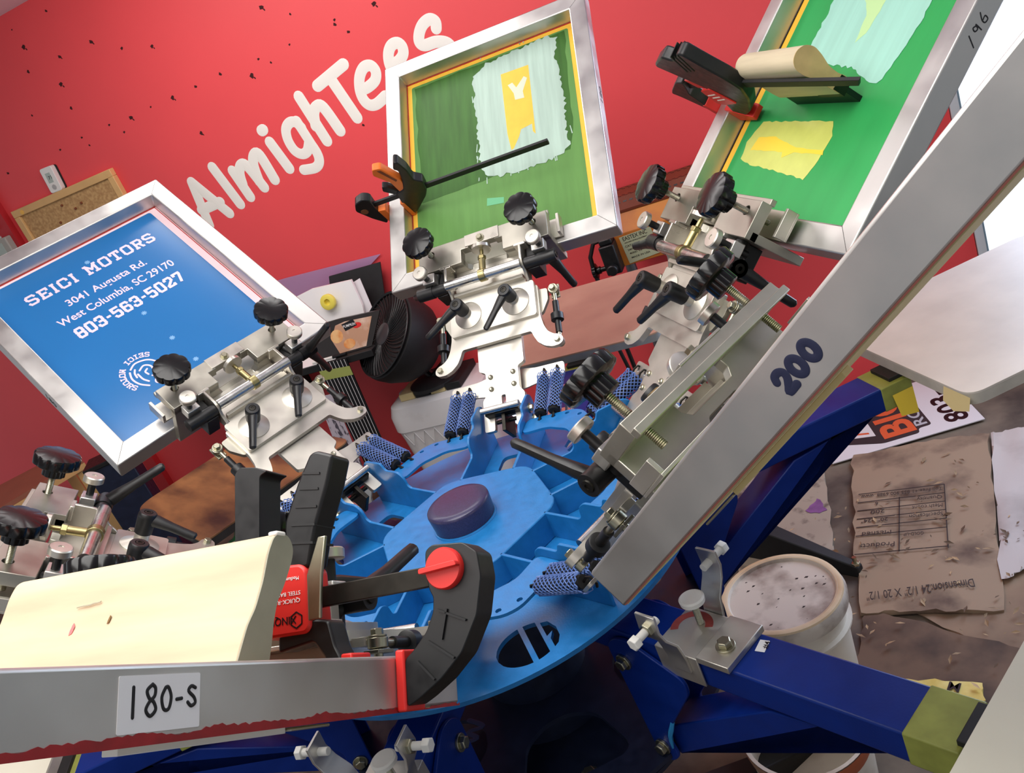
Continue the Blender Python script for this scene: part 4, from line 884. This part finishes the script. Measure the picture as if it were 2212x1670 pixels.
def tline(a, b, w=1.6):
    A = TXO+TXX*a[0]+TXY*a[1]; B = TXO+TXX*b[0]+TXY*b[1]; d = (B-A).normalized(); n = Vector((-d.y, d.x))*w
    gl_.prism([tuple(A+n), tuple(A-n), tuple(B-n), tuple(B+n)], (0, 0, -974.5), (1, 0, 0), (0, 1, 0), (0, 0, 1), .8)
rows = [0, 45, 88, 130, 172, 214, 300]
for i, r in enumerate(rows): tline((0, r), (250 if i < 6 else 250, r+8))
tline((0, 0), (0, 308)); tline((128, 45), (128, 308))
ob('carton_table', gl_, 'print', carton, world=True, smooth=False)
def tab_text(body, c0, c1, r, h):
    # upside down for the camera like the rest of the carton: text tops point along +TXY
    S_ = TXO+TXX*c0+TXY*(r); E_ = TXO+TXX*c1+TXY*(r); carton_text(body, tuple(S_), tuple(E_), h)
tab_text('Toll Free:+1 855 900 6988  www.', 6, 244, 14, 17); tab_text('Quantity', 8, 78, 56, 18); tab_text('6', 190, 198, 58, 18); tab_text('Mesh count', 8, 92, 98, 18); tab_text('200', 170, 210, 100, 18)
tab_text('Specification', 8, 100, 140, 18); tab_text('20" x24"', 160, 236, 142, 18); tab_text('Products', 140, 238, 262, 22); tab_text('Meshed', 150, 232, 206, 18); tab_text('GOLD-UP', 62, 116, 226, 15)
def mk_thing(name, mb, m, label, cat, smooth=True, **k):
    o = ob(name, mb, m, world=True, smooth=smooth, **k); tag(o, label, cat); return o
mk_thing('cardboard_sheet', sheet([(866, 476), (650, 240), (836, -110), (1060, 110)], -999, 8, 4, 10, 5)[0], 'card_brown', 'brown cardboard sheet on the floor between bucket and cream pallet', 'cardboard')
mk_thing('paper_sheet', sheet([(1250, 1240), (940, 720), (690, 860), (960, 1420)], -999, 2, 2, 10, 6)[0], 'old_paper', 'spattered grey paper with a purple stain under the black stand foot', 'paper')
pst = MB().prism(rough_poly([(1010, 985), (1075, 1010), (1060, 930), (1030, 935)], 6, 12, 4), (0, 0, -995), (1, 0, 0), (0, 1, 0), (0, 0, 1), .6)
ob('purple_stain', pst, mat('purple_ink', (138, 92, 146), .6, var=.25, vscale=30), bpy.data.objects['paper_sheet'], world=True, smooth=False)
mk_thing('torn_paper', sheet([(1640, 870), (1740, 800), (1290, 320), (1180, 330)], -985, 2, 8, 9, 9)[0], mat('torn_grey_paper', (196, 186, 180), .7, rgb2=(150, 136, 130), vscale=5, thr=(.5, .8)), 'torn pale grey paper with dark ragged edge right of the carton', 'paper')
mk_thing('cardboard_strip', sheet([(950, 420), (1180, 330), (1420, 360), (1010, 60)], -999, 5, 3, 9, 12)[0], 'card', 'dirty cardboard strip under the front edge of the printed carton', 'cardboard')
snk = thing('snack_bag', 'torn yellow and red bag poking out behind the blue arm numbered 4', 'bag', loc=(840, 160, -990))
sb, _ = sheet([(-70, 60), (70, -60), (20, -120), (-110, 0)], 0, 3, 6, 7, 3); ob('bag_film', sb, mat('yellow_foil', (214, 186, 84), .4, rgb2=(236, 220, 140), vscale=20), snk)
o_ = snk.children[0]
for v in o_.data.vertices: v.co.z -= 1.0-0.0 if False else 0
sb2, _ = sheet([(-95, 75), (-60, 50), (-95, -5), (-130, 25)], 1, 3, 6, 5, 4); ob('red_band', sb2, mat('red_foil', (176, 66, 66), .4), snk)
put_text('bag_print', fit_text('M', 0, 26, 30, .5, 1), 'ink_black', snk, (30, -40, 9.5), (-0.6, 0.8, 0), (-0.8, -0.6, 0), (0, 0, 1))
# sign board lying on the floor
sg = thing('sign_board', 'white sign board with orange B and number 803 lying on floor at right', 'sign', mxw((1696, 959, -988), (.342, .94, 0), (-.94, .342, 0), (0, 0, 1)))
ob('board', MB().box(0, 375, 0, 505, -4, 0), mat('white_board', (226, 222, 222), .5), sg, bevel=.5)
def sgp(name, poly, m, h): return ob(name, MB().prism(poly, (0, 0, 0), (1, 0, 0), (0, 1, 0), (0, 0, 1), h), m, sg, smooth=False)
M['charcoal'] = mat('charcoal_print', (46, 46, 48), .5); M['orange_print'] = mat('orange_print', (222, 96, 54), .5)
tx = fit_text('803-', 34, 268, 74, .5, 2.2); put_text('phone_number', tx, 'ink_black', sg, (0, 34, .1), (1, 0, 0), (0, 1, 0), (0, 0, 1))
sgp('dark_band', rounded([(60, 150), (60, 196), (30, 200), (30, 322), (90, 440), (150, 480), (374, 480), (374, 150)], 14), 'charcoal', .5)
sgp('white_chevron', [(90, 330), (120, 420), (373, 420), (373, 330)], mat('white_print', (228, 224, 222), .5), .8)
sgp('orange_stripe', [(112, 345), (132, 395), (373, 395), (373, 385), (140, 385), (124, 345)], 'orange_print', 1.0)
sgp('orange_stripe', [(170, 350), (170, 372), (373, 372), (373, 350)], 'orange_print', 1.0)
tx = fit_text('BIG', 52, 330, 108, .5, 3); put_text('sign_word', tx, 'orange_print', sg, (0, 206, .8), (1, 0, 0), (0, 1, 0), (0, 0, 1))
tx = fit_text('ROCK', 74, 330, 40, .5, 1.6); put_text('sign_word', tx, mat('silver_print', (186, 186, 190), .5), sg, (0, 160, .8), (1, 0, 0), (0, 1, 0), (0, 0, 1))
# white tub with a lid standing on a larger stained tub
LC = (585, 285)
M['tub'] = mat('dirty_white_plastic', (222, 212, 196), .45, rgb2=(176, 156, 134), vscale=9, thr=(.5, .8), detail=8)
M['tub_lid'] = mat('grimy_lid', (214, 202, 188), .55, rgb2=(128, 108, 96), vscale=11, thr=(.46, .7), detail=10)
tb = thing('ink_tub', 'grimy white lidded tub beside the blue arm numbered 4', 'tub', loc=(LC[0], LC[1], -720))
ob('tub_body', MB().lathe((0, 0, -280), (0, 0, 1), [(0, 112), (8, 115), (240, 127), (270, 129), (272, 141), (278, 141), (280, 130), (318, 131), (320, 139), (324, 139), (326, 132), (330, 132)], 56), 'tub', tb)
ob('lid', MB().lathe((0, 0, 42), (0, 0, 1), [(0, 144), (20, 146), (34, 141), (38, 137), (39, 128), (37, 124), (30, 121), (29, 60), (28.5, .5)], 56), 'tub_lid', tb)
ob('lid_rim', MB().lathe((0, 0, 76), (0, 0, 1), [(0, 141), (4, 139), (6, 132), (4, 125), (0, 123)], 56, cap=False), mat('tan_rim', (226, 202, 166), .5, rgb2=(196, 160, 120), vscale=8, thr=(.5, .7)), tb)
dr = MB(); rd = random.Random(5)
for k in range(26):
    a = rd.uniform(0, 6.28); r = 115*math.sqrt(rd.random()); s_ = rd.uniform(2, 6)
    dr.prism(rough_poly([(r*math.cos(a)-s_, r*math.sin(a)), (r*math.cos(a), r*math.sin(a)-s_*.5), (r*math.cos(a)+s_, r*math.sin(a)), (r*math.cos(a), r*math.sin(a)+s_*.6)], 1, 3, k), (0, 0, 71), (1, 0, 0), (0, 1, 0), (0, 0, 1), .8)
ob('grit', dr, 'print', tb, smooth=False)
tb2 = thing('ink_tub', 'open stained tub with orange rim below the blue arm, bottom right', 'tub', loc=(452, 52, -1000))
ob('tub_body', MB().lathe((0, 0, 0), (0, 0, 1), [(0, 112), (10, 116), (215, 130), (219, 134), (219, 126), (212, 124), (205, 123), (60, 118), (58, .5)], 56), 'tub', tb2)
ob('stained_rim', MB().lathe((0, 0, 175), (0, 0, 1), [(0, 127.5), (14, 131.5), (26, 133.5), (40, 133.5)], 56, cap=False), mat('orange_brown_stain', (176, 92, 58), .5, rgb2=(206, 180, 150), vscale=7, thr=(.5, .7)), tb2)
# black stand foot lying out over the papers
ft = thing('stand_foot', 'black tapered steel foot reaching over the spattered paper behind the white tub', 'stand foot', mxw((952, 606, -1000), (-.478, .878, 0), (-.878, -.478, 0), (0, 0, 1)))
ob('foot_beam', MB().add([(0, -14, 0), (0, 14, 0), (470, 34, 0), (470, -34, 0), (0, -12, 34), (0, 12, 34), (470, 34, 170), (470, -34, 170)], [(3, 2, 1, 0), (4, 5, 6, 7), (0, 1, 5, 4), (1, 2, 6, 5), (2, 3, 7, 6), (3, 0, 4, 7)]), 'black_matte', ft, bevel=4)
ob('foot_post', MB().cyl((455, 0, 10), (455, 0, 420), 26), 'black_matte', ft)
ob('levelling_bolt', MB().cyl((12, 0, -2), (12, 0, 62), 6).hexb((12, 0, 34), (0, 0, 1), 12, 9), 'zinc', ft)
# leaves and flakes scattered on the floor: nobody could count them
lf = MB(); rd = random.Random(21)
for k in range(170):
    x = rd.uniform(760, 1500); y = rd.uniform(60, 900); a = rd.uniform(0, 6.28); s_ = rd.uniform(4, 16); z = -974+rd.uniform(0, 3)
    X = Vector((math.cos(a), math.sin(a), rd.uniform(-.2, .3))); Y = Vector((-math.sin(a), math.cos(a), rd.uniform(-.3, .3))); C_ = Vector((x, y, z))
    lf.add([C_-X*s_, C_-Y*s_*.35, C_+X*s_, C_+Y*s_*.35+Vector((0, 0, s_*.2))], [(0, 1, 2), (0, 2, 3)])
lo_ = ob('leaf_litter', lf, mat('dry_leaf', (96, 74, 54), .7, rgb2=(190, 160, 120), vscale=6, thr=(.45, .6)), world=True, smooth=False); tag(lo_, 'dry leaf flakes and grit scattered over the cardboard on the floor', 'debris', kind='stuff')
FLOORROOTS = [o for o in SC.objects if o.parent is None and o not in BEFORE]
BEFORE = set(SC.objects)
# ------------------------------------------------------------------ along the red wall
WR = Vector((0, 0, 1))
def wmx(s, z, off): return mxw(wall_pt(s, z, off), WT, (0, 0, 1), -WN)     # local x along the wall, y up, z into the room
def wbox(mb, s0, s1, z0, z1, o0, o1): return mb.box(s0, s1, z0, z1, o0, o1)
# cork board
cb = thing('cork_board', 'small pine framed cork board on the red wall above the blue screen', 'cork board', wmx(-2248, 0, 0))
cf = MB(); wbox(cf, 0, 534, 768, 796, 0, 24); wbox(cf, 0, 534, 440, 468, 0, 24); wbox(cf, 0, 28, 468, 768, 0, 24); wbox(cf, 506, 534, 468, 768, 0, 24)
cf.transform(Matrix.Rotation(math.radians(-1.6), 4, 'Z')) if 0 else None
ob('board_frame', cf, 'pine', cb, bevel=2)
ob('cork', wbox(MB(), 28, 506, 468, 768, 4, 14), 'cork', cb)
ob('orange_sticker', MB().cyl((54, 779, 24), (54, 779, 25), 9), mat('orange_sticker', (244, 190, 84), .5), cb)
pn = MB()
for x, y in ((330, 726), (292, 716), (190, 690), (240, 745)): pn.lathe((x, y, 14), (0, 0, 1), [(0, 5), (6, 4), (7, .5)], 10)
ob('push_pin', pn, mat('rusty_pin', (124, 66, 36), .5), cb)
# thermometer
th = thing('digital_thermometer', 'white digital thermometer standing on the cork board frame', 'thermometer', wmx(-2020, 797, 0))
ob('case', MB().prism(rounded([(4, 0), (62, -2), (70, 92), (10, 94)], 10), (0, 0, 2), (1, 0, 0), (0, 1, 0), (0, 0, 1), 22), 'white_pl', th, bevel=2)
ob('case_back', MB().prism(rounded([(8, 0), (68, -2), (77, 90), (16, 93)], 10), (0, 0, 0), (1, 0, 0), (0, 1, 0), (0, 0, 1), 2.5), 'black_matte', th)
lc = ob('display', MB().prism([(22, 36), (46, 35), (50, 72), (26, 73)], (0, 0, 24), (1, 0, 0), (0, 1, 0), (0, 0, 1), .6), 'lcd', th)
tx = fit_text('71', 29, 45, 13, .3, .4); put_text('digits', tx, 'marker', lc, (2, 48, 24.7), (1, 0, 0), (.15, .99, 0), (0, 0, 1))
ob('button', MB().lathe((35, 18, 24), (0, 0, 1), [(0, 10), (1.5, 9.5), (1.6, .5)], 18), mat('grey_button', (176, 174, 170), .4), th)
# cable and box at the left edge
bx = thing('wall_timer', 'grey wall box with a coiled white cord at the left edge below the red batten', 'timer box', wmx(-2420, 660, 0))
ob('box_body', MB().box(0, 112, -60, 62, 0, 60), mat('grey_box', (170, 166, 156), .5), bx, bevel=5)
ob('box_window', MB().box(14, 84, 4, 46, 60, 61.5), 'lcd', bx)
ob('white_cord', MB().tube([(40+44*math.cos(t), 96+34*math.sin(t), 40-4*t) for t in [2*PI*k/24*1.5 for k in range(25)]], 6, 8), 'white_pl', bx)
# shelf with papers
shf = thing('wall_shelf', 'black edged shelf under the papers on the red wall', 'shelf', wmx(0, 0, 0))
ob('shelf_board', MB().box(-1900, -868, -82, -57, 0, 300), 'black_matte', shf, bevel=2)
ob('shelf_liner', MB().box(-1240, -1020, -57, -55.5, 60, 294), 'paper', shf)
br = MB()
for s_ in (-1800, -1380): br.prism([(0, -82), (240, -82), (0, -300)], (s_, 0, 0), (0, 0, 1), (0, 1, 0), (1, 0, 0), 14)
ob('shelf_bracket', br, 'black_matte', shf)
def wslab(name, pts, o0, th_, m, label, cat, group=None, lean_=0.0):
    """upright sheet: polygon in wall s,z; its foot stands lean_ mm further out"""
    zmin = min(p[1] for p in pts); zmax = max(p[1] for p in pts); mb = MB(); n = len(pts); vs = []
    for t_ in (0, th_):
        for s_, z in pts: vs.append(wall_pt(s_, z, o0+t_+lean_*(zmax-z)/max(1, zmax-zmin)))
    mb.add(vs, [tuple(range(n))[::-1], tuple(range(n, 2*n))]+[(i, (i+1) % n, n+(i+1) % n, n+i) for i in range(n)])
    o = ob(name, mb, m, world=True, smooth=False); tag(o, label, cat, group); return o
wslab('clip_board', [(-1060, 168), (-842, 160), (-866, 30), (-930, -55), (-1110, -55)], 30, 6, 'black_matte', 'black clip board leaning on the wall behind the white papers', 'clip board', lean_=70)
plx = wslab('plastic_sheet', [(-1420, 214), (-1241, 207), (-842, 181), (-925, 143), (-1230, 130), (-1430, 120)], 6, 1.2, mat('lilac_plastic', (196, 150, 190), .25, alpha=.72, spec=.6), 'lilac tinted clear plastic sheet pinned along the red wall', 'plastic sheet')
wslab('paper_stack', [(-1190, 150), (-1096, 162), (-930, 150), (-915, 60), (-925, -55), (-1230, -55)], 108, 10, 'paper', 'white paper stack standing on the shelf before the black clip board', 'paper', lean_=70)
wslab('paper_sheet', [(-1010, 120), (-908, 142), (-884, -10), (-910, -55), (-960, -55)], 98, 2, mat('grey_white_paper', (226, 222, 224), .6), 'loose white sheet sticking out at the right of the paper stack', 'paper', lean_=70)
tr_ = thing('tape_roll', 'small yellow roll lying against the white paper stack', 'tape roll', mxw(wall_pt(-1030, 108, 150), WT, (0, .34, .94), Vector((0, 0, 0))-WN))
ob('roll', MB().lathe((0, 0, 0), (0, 0, 1), [(0, 26), (3, 28), (16, 28), (18, 25), (18.3, 12), (6, 11), (6, .5)], 26), mat('pale_yellow_roll', (240, 222, 90), .5), tr_)
mg = wslab('magazine', [(-1086, 58), (-971, 56), (-815, 46), (-880, -55), (-1120, -55)], 215, 8, mat('dark_cover', (44, 40, 38), .35), 'magazine with a pumpkin picture standing on the shelf beside the black fan', 'magazine', lean_=45)
def on_mag(name, pts, m, k=0): # patch on the magazine cover
    zmin, zmax = -55, 58; mb = MB(); n = len(pts); vs = [wall_pt(s_, z, 223.6+k+45*(zmax-z)/(zmax-zmin)) for s_, z in pts]; mb.add(vs, [tuple(range(n))]); ob(name, mb, m, mg, world=True, smooth=False)
M['pump'] = mat('pumpkin_picture', (226, 140, 72), .4, rgb2=(238, 190, 130), vscale=22, thr=(.4, .6))
on_mag('cover_photo', [(-1000, 40), (-960, 44), (-850, 36), (-900, -50), (-1010, -50), (-1030, 0)], mat('cover_photo', (196, 150, 120), .4, rgb2=(226, 196, 176), vscale=14, thr=(.45, .6)), .3)
on_mag('pumpkin', [(-1005+26*math.cos(t), 5+22*math.sin(t)) for t in [2*PI*k/16 for k in range(16)]], 'pump', .6)
on_mag('pumpkin', [(-962+24*math.cos(t), -28+16*math.sin(t)) for t in [2*PI*k/16 for k in range(16)]], 'pump', .9)
on_mag('red_berries', [(-915+18*math.cos(t), 22+9*math.sin(t)) for t in [2*PI*k/12 for k in range(12)]], 'red_pl', .9)
on_mag('dark_label', [(-975, 38), (-925, 44), (-915, 22), (-965, 14)], 'ink_black', 1.2)
tx = fit_text('PUMPKIN', 0, 44, 8, .3, .3); put_text('cover_text', tx, 'paper', None, wall_pt(-968, 24, 239), WT, (0, 0, 1), -WN) if 0 else None
c_ = fit_text('PUMPKIN', -970, -920, 9, .3, .4); 
for v in c_.v: v.y += 25; v.xyz = wall_pt(v.x, v.y, 225.5+45*(58-v.y)/113+v.z)
ob('cover_text', c_, 'paper', mg, world=True, smooth=False)
for k, tx_ in enumerate(('Dashing Soluble', 'Crayons')):
    c_ = fit_text(tx_, -70, 0, 9, .3, .3)
    for v in c_.v:
        x, y = -1058+v.y+18*(-k), 46+v.x*0.95 if False else 46-(v.x+70)*0.95; v.xyz = wall_pt(-1052-18*k-0+v.y if False else -1050-18*k+v.y, 46-(v.x+70)*1.1, 224.6+45*(58-y)/113)
    ob('cover_text', c_, 'paper', mg, world=True, smooth=False)
pe = thing('marker_pen', 'white marker pen with black cap lying at the shelf front', 'marker pen', wmx(-1070, -50, 286))
ob('barrel', MB().cyl((-46, 0, 0), (40, 0, 0), 5.2, n=14), 'white_pl', pe); ob('cap', MB().cyl((40, 0, 0), (96, 0, 0), 5.8, n=14), 'black', pe)
# black board with white lines leaning against the shelf front
gb_ = thing('lined_board', 'black board ruled with white lines and a strip of green tape below the shelf', 'board', wmx(-1080, -50, 306))
bp_ = [(-6, 0), (112, -10), (96, -300), (75, -640), (-30, -640), (-14, -300)]
ob('board', MB().prism(bp_, (0, 0, 0), (1, 0, 0), (0, 1, 0), (0, 0, 1), 5), 'ink_black', gb_)
ln = MB()
for k in range(8):
    t = (k+.6)/8.2; a = Vector((-6+118*t, -2-8*t)); b2 = Vector((-30+105*t, -640)); m_ = Vector((-14+110*t, -300))
    for p, q in ((a, m_), (m_, b2)): ln.prism([(p.x-.9, p.y), (p.x+.9, p.y), (q.x+.9, q.y), (q.x-.9, q.y)], (0, 0, 5), (1, 0, 0), (0, 1, 0), (0, 0, 1), .5)
ob('ruled_line', ln, 'paper', gb_, smooth=False)
ob('green_tape', MB().prism([(-10, -28), (112, -38), (110, -72), (-12, -64)], (0, 0, 5.6), (1, 0, 0), (0, 1, 0), (0, 0, 1), .6), mat('green_masking_tape', (170, 180, 96), .5), gb_, smooth=False)
st_ = wslab('paper_strip', [(-1150, -170), (-1088, -172), (-1120, -520), (-1200, -520)], 306, 2, mat('printed_paper', (214, 204, 214), .6, rgb2=(90, 84, 96), vscale=60, thr=(.55, .6), stretch=(1, 1, .4)), 'white printed paper strip hanging left of the ruled black board', 'paper')
# white bin with foam pads and the fan
bn = thing('waste_bin', 'tall white plastic bin with a moulded zigzag lid against the red wall', 'bin', wmx(-770, -756, 20))
bq = rrect(-190, 190, 0, 250, 60, 8)
def loft(mb, secs):
    n = len(secs[0][0]); vs = [(p[0]*k, h, p[1]*k+(1-k)*125) for pts, h, k in secs for p in pts]; fs = []
    for j in range(len(secs)-1):
        for i in range(n): fs.append((j*n+i, j*n+(i+1) % n, (j+1)*n+(i+1) % n, (j+1)*n+i))
    fs.append(tuple(range(n))[::-1]); fs.append(tuple(range((len(secs)-1)*n, len(secs)*n))); return mb.add(vs, fs)
M['bin'] = mat('white_bin_plastic', (232, 230, 228), .4, rgb2=(206, 200, 194), vscale=8, thr=(.6, .85))
ob('bin_body', loft(MB(), [(bq, 0, .84), (bq, 316, .97), (bq, 356, 1.0)]), 'bin', bn)
ob('bin_lid', loft(MB(), [(bq, 356, 1.03), (bq, 411, 1.02), (bq, 446, .95), (bq, 460, .8)]), 'bin', bn)
zg = MB(); pts = []
for k in range(15): pts.append((-150+k*21, 300 if k % 2 else 350, 252-abs(k-7)*.3))
zg.tube(pts, 2.2, 6); ob('zigzag_moulding', zg, 'bin', bn)
ob('lid_latch', MB().lathe((-120, 456, 150), (0, 1, 0), [(0, 34), (16, 32), (18, 28), (18.4, .5)], 24), 'bin', bn)
ob('green_mark', MB().lathe((-120, 474, 150), (0, 1, 0), [(0, 18), (2, 14), (2.4, .5)], 12), mat('green_paint', (40, 150, 110), .5), bn)
fo_ = thing('foam_pad', 'cream and black foam pads under the black fan on the white bin', 'foam pad', wmx(-760, -295, 40))
for k, m_ in enumerate(('mesh_cream', 'black_matte', 'mesh_cream', 'black_matte')): ob('foam_strip', MB().box(-130+k*62, -72+k*62, 0, 26, 20, 200), m_, fo_, bevel=3)
fan = thing('desk_fan', 'black round air circulator fan standing on the white bin', 'fan', loc=tuple(wall_pt(-784, -100, 196)))
ax = Vector((-.66, -.30, .69)).normalized()
ob('fan_housing', MB().lathe(ax*96, -ax, [(0, 146), (4, 155), (20, 158), (60, 156), (120, 138), (165, 104), (178, 76), (179, .5)], 48), 'black_matte', fan)
fr_ = MB().lathe(ax*97, ax, [(0, 147), (4, 151), (8, 152), (10, 149), (6, 144), (0, 143)], 48, cap=False); ob('grille_ring', fr_, 'black', fan)
gx = ax.orthogonal().normalized(); gy = ax.cross(gx); gr_ = MB()
for k in range(44):
    pts = []
    for i in range(7):
        r = 38+107*i/6; a = 2*PI*k/44+.5*i/6; pts.append(ax*(104-4*(i/6))+(gx*math.cos(a)+gy*math.sin(a))*r)
    gr_.tube(pts, 2.1, 5)
ob('grille_vane', gr_, 'black', fan)
ob('hub_disc', MB().lathe(ax*100, ax, [(0, 40), (6, 39), (9, 34), (9.5, .5)], 28), mat('dark_badge', (52, 48, 50), .4), fan)
sd_ = MB(); bz = -92+298-26+0
sd_.lathe((30, 15, -178), (0, 0, 1), [(0, 96), (12, 94), (24, 70), (26, .5)], 30); ob('fan_base', sd_, 'black_matte', fan)
yk = MB(); yk.tube([gx*0+Vector((30, 15, -160)), Vector((110, -60, -90)), Vector((140, -90, 0)), Vector((120, -80, 20))], 14, 8); yk.tube([Vector((30, 15, -160)), Vector((-20, 120, -90)), Vector((-40, 150, -10))], 14, 8); ob('yoke', yk, 'black', fan)
# flash dryer with perforated hood
fd = thing('flash_dryer', 'orange and brown perforated flash dryer head with a maker plate near the wall', 'flash dryer', wmx(0, 0, 0))
M['hood'] = mat('brown_hood', (122, 62, 44), .55, spec=.2, var=.08, vscale=20); M['or_paint'] = mat('worn_orange_paint', (214, 132, 42), .5, rgb2=(176, 96, 40), vscale=6, thr=(.4, .62))
ob('dryer_body', MB().prism([(20, 130), (120, 128), (190, 44), (190, -58), (20, -58)], (20, 0, 0), (0, 0, 1), (0, 1, 0), (1, 0, 0), 470), 'or_paint', fd, bevel=2)
ob('hood', MB().add([(16, 140, 10), (496, 140, 10), (496, 138, 124), (16, 138, 124), (496, 104, 151), (16, 104, 151), (16, 132, 10), (496, 132, 10), (496, 130, 122), (16, 130, 122), (496, 96, 150), (16, 96, 150)], [(0, 1, 2, 3), (3, 2, 4, 5), (6, 9, 8, 7), (9, 11, 10, 8), (0, 3, 9, 6), (3, 5, 11, 9), (1, 7, 8, 2), (2, 8, 10, 4), (5, 4, 10, 11), (0, 6, 7, 1)]), 'hood', fd, smooth=False)
sl = MB()
for row, o_ in ((0, 22), (1, 34), (2, 108), (3, 118)):
    for k in range(24): x = 26+k*20+(row % 2)*10; sl.box(x, x+10, 139.5-(o_-10)*2/114, 140.6-(o_-10)*2/114, o_, o_+3.5)
for k in range(23): sl.add([(30+k*20, 138.3-10*1.185, 134), (41+k*20, 138.3-10*1.185, 134), (41+k*20, 138.3-13*1.185, 137), (30+k*20, 138.3-13*1.185, 137)], [(0, 1, 2, 3)])
ob('slot', sl, 'ink_black', fd, smooth=False)
pl_ = MB().add([(34, 36, 196.2), (136, 38, 191.5), (140, -50, 191.2), (40, -54, 191.2)], [(0, 1, 2, 3)])
pl_ = MB().prism([(34, 34), (136, 40), (140, -46), (40, -54)], (0, 0, 190.4), (1, 0, 0), (0, 1, 0), (0, 0, 1), 1); po = ob('maker_plate', pl_, mat('pale_maker_plate', (190, 196, 160), .5), fd, smooth=False)
for body, x0, x1, y, h in (('EASTEX INC', 44, 122, 20, 13), ('INFRARED DRYING EQUIPMENT', 46, 118, 11, 4), ('CATALOG', 44, 92, -2, 7), ('CE', 106, 122, -2, 10), ('240V 60Hz', 48, 92, -14, 6), ('4000 W', 50, 92, -26, 6), ('MADE IN USA', 52, 112, -40, 6)):
    put_text('plate_print', fit_text(body, 0, x1-x0, h, .3, .2), 'marker', po, (x0, y, 191.5), (1, .05, 0), (-.05, 1, 0), (0, 0, 1))
pg = MB().box(-26, 22, -60, 34, 170, 240).cyl((-2, -40, 205), (-2, -40, 262), 17, n=20).box(-22, 18, 34, 52, 180, 230); pgo = ob('plug_head', pg, 'black', fd, bevel=4)
kn_ = knob_mb((-46, -40, 214), (-1, 0, 0), 24); kn_.cyl((-46, -40, 214), (-20, -40, 214), 8); ob('plug_knob', kn_, 'black_gloss', pgo)
ob('power_cord', MB().tube([(-10, 50, 215), (-40, 48, 220), (-62, 10, 224), (-66, -40, 226), (-64, -100, 220), (-60, -220, 210), (-60, -500, 180), (-80, -745, 170)], 7, 8), 'black', fd)
ob('dryer_post', MB().cyl((20, -58, 110), (20, -756, 110), 17, n=20), mat('grey_pipe', (120, 128, 132), .35, .7), fd)
ob('dryer_strut', MB().cyl((-90, -120, 250), (-20, -756, 250), 6, n=12), 'black', fd)
bsx = MB(); 
for a in (0, 2.1, 4.2): bsx.tube([(20, -741, 110), (20+240*math.cos(a+.5), -746, 110+min(240, 240)*abs(math.sin(a+.5))*.4)], 14, 8)
ob('dryer_base', bsx, 'black', fd)
# table at the far left with a brown sheet, black box and wire rack
tbl = thing('work_table', 'brown topped wooden work table at the far left by the wall', 'table', loc=(-1500, 2500, -150))
def rel(p): return (p[0]+1500, p[1]-2500)
tq = [rel(p) for p in ((-1620, 2120), (-1245, 2320), (-1380, 2560), (-1750, 2480))]
ob('table_top', MB().prism(tq, (0, 0, -18), (1, 0, 0), (0, 1, 0), (0, 0, 1), 18), mat('brown_board', (158, 96, 72), .55, var=.08, vscale=8), tbl)
ob('table_edge', MB().prism([(p[0]*1.01, p[1]*1.01) for p in tq], (0, 0, -42), (1, 0, 0), (0, 1, 0), (0, 0, 1), 23), 'pine', tbl)
for p in tq: ob('leg', MB().box(p[0]*.9-20, p[0]*.9+20, p[1]*.9-20, p[1]*.9+20, -606, -42), 'pine', tbl)
mk = thing('storage_crate', 'black crate beside the brown table behind the blue screen corner', 'crate', loc=(-1090, 2080, -170))
ob('crate_body', MB().box(-70, 90, -60, 60, -586, 40), 'navy_dark', mk, bevel=5); ob('crate_rim', MB().box(-76, 96, -66, 66, 30, 48), 'black', mk, bevel=3)

# the wall side was laid out for a wall 1.65 m away; move it out along the camera's sight lines to its real distance, and seat the floor clutter on the floor
CP = world_pt((-12.76, -1330.1, 745.2))
def rescale(objs, k):
    m = Matrix.Translation(CP) @ Matrix.Scale(k, 4) @ Matrix.Translation(-CP)
    for o in objs: o.matrix_world = m @ o.matrix_world
bpy.context.view_layer.update()
rescale(WALLROOTS+[o for o in SC.objects if o.parent is None and o not in BEFORE], 1.1293)
rescale(FLOORROOTS, 0.9713)
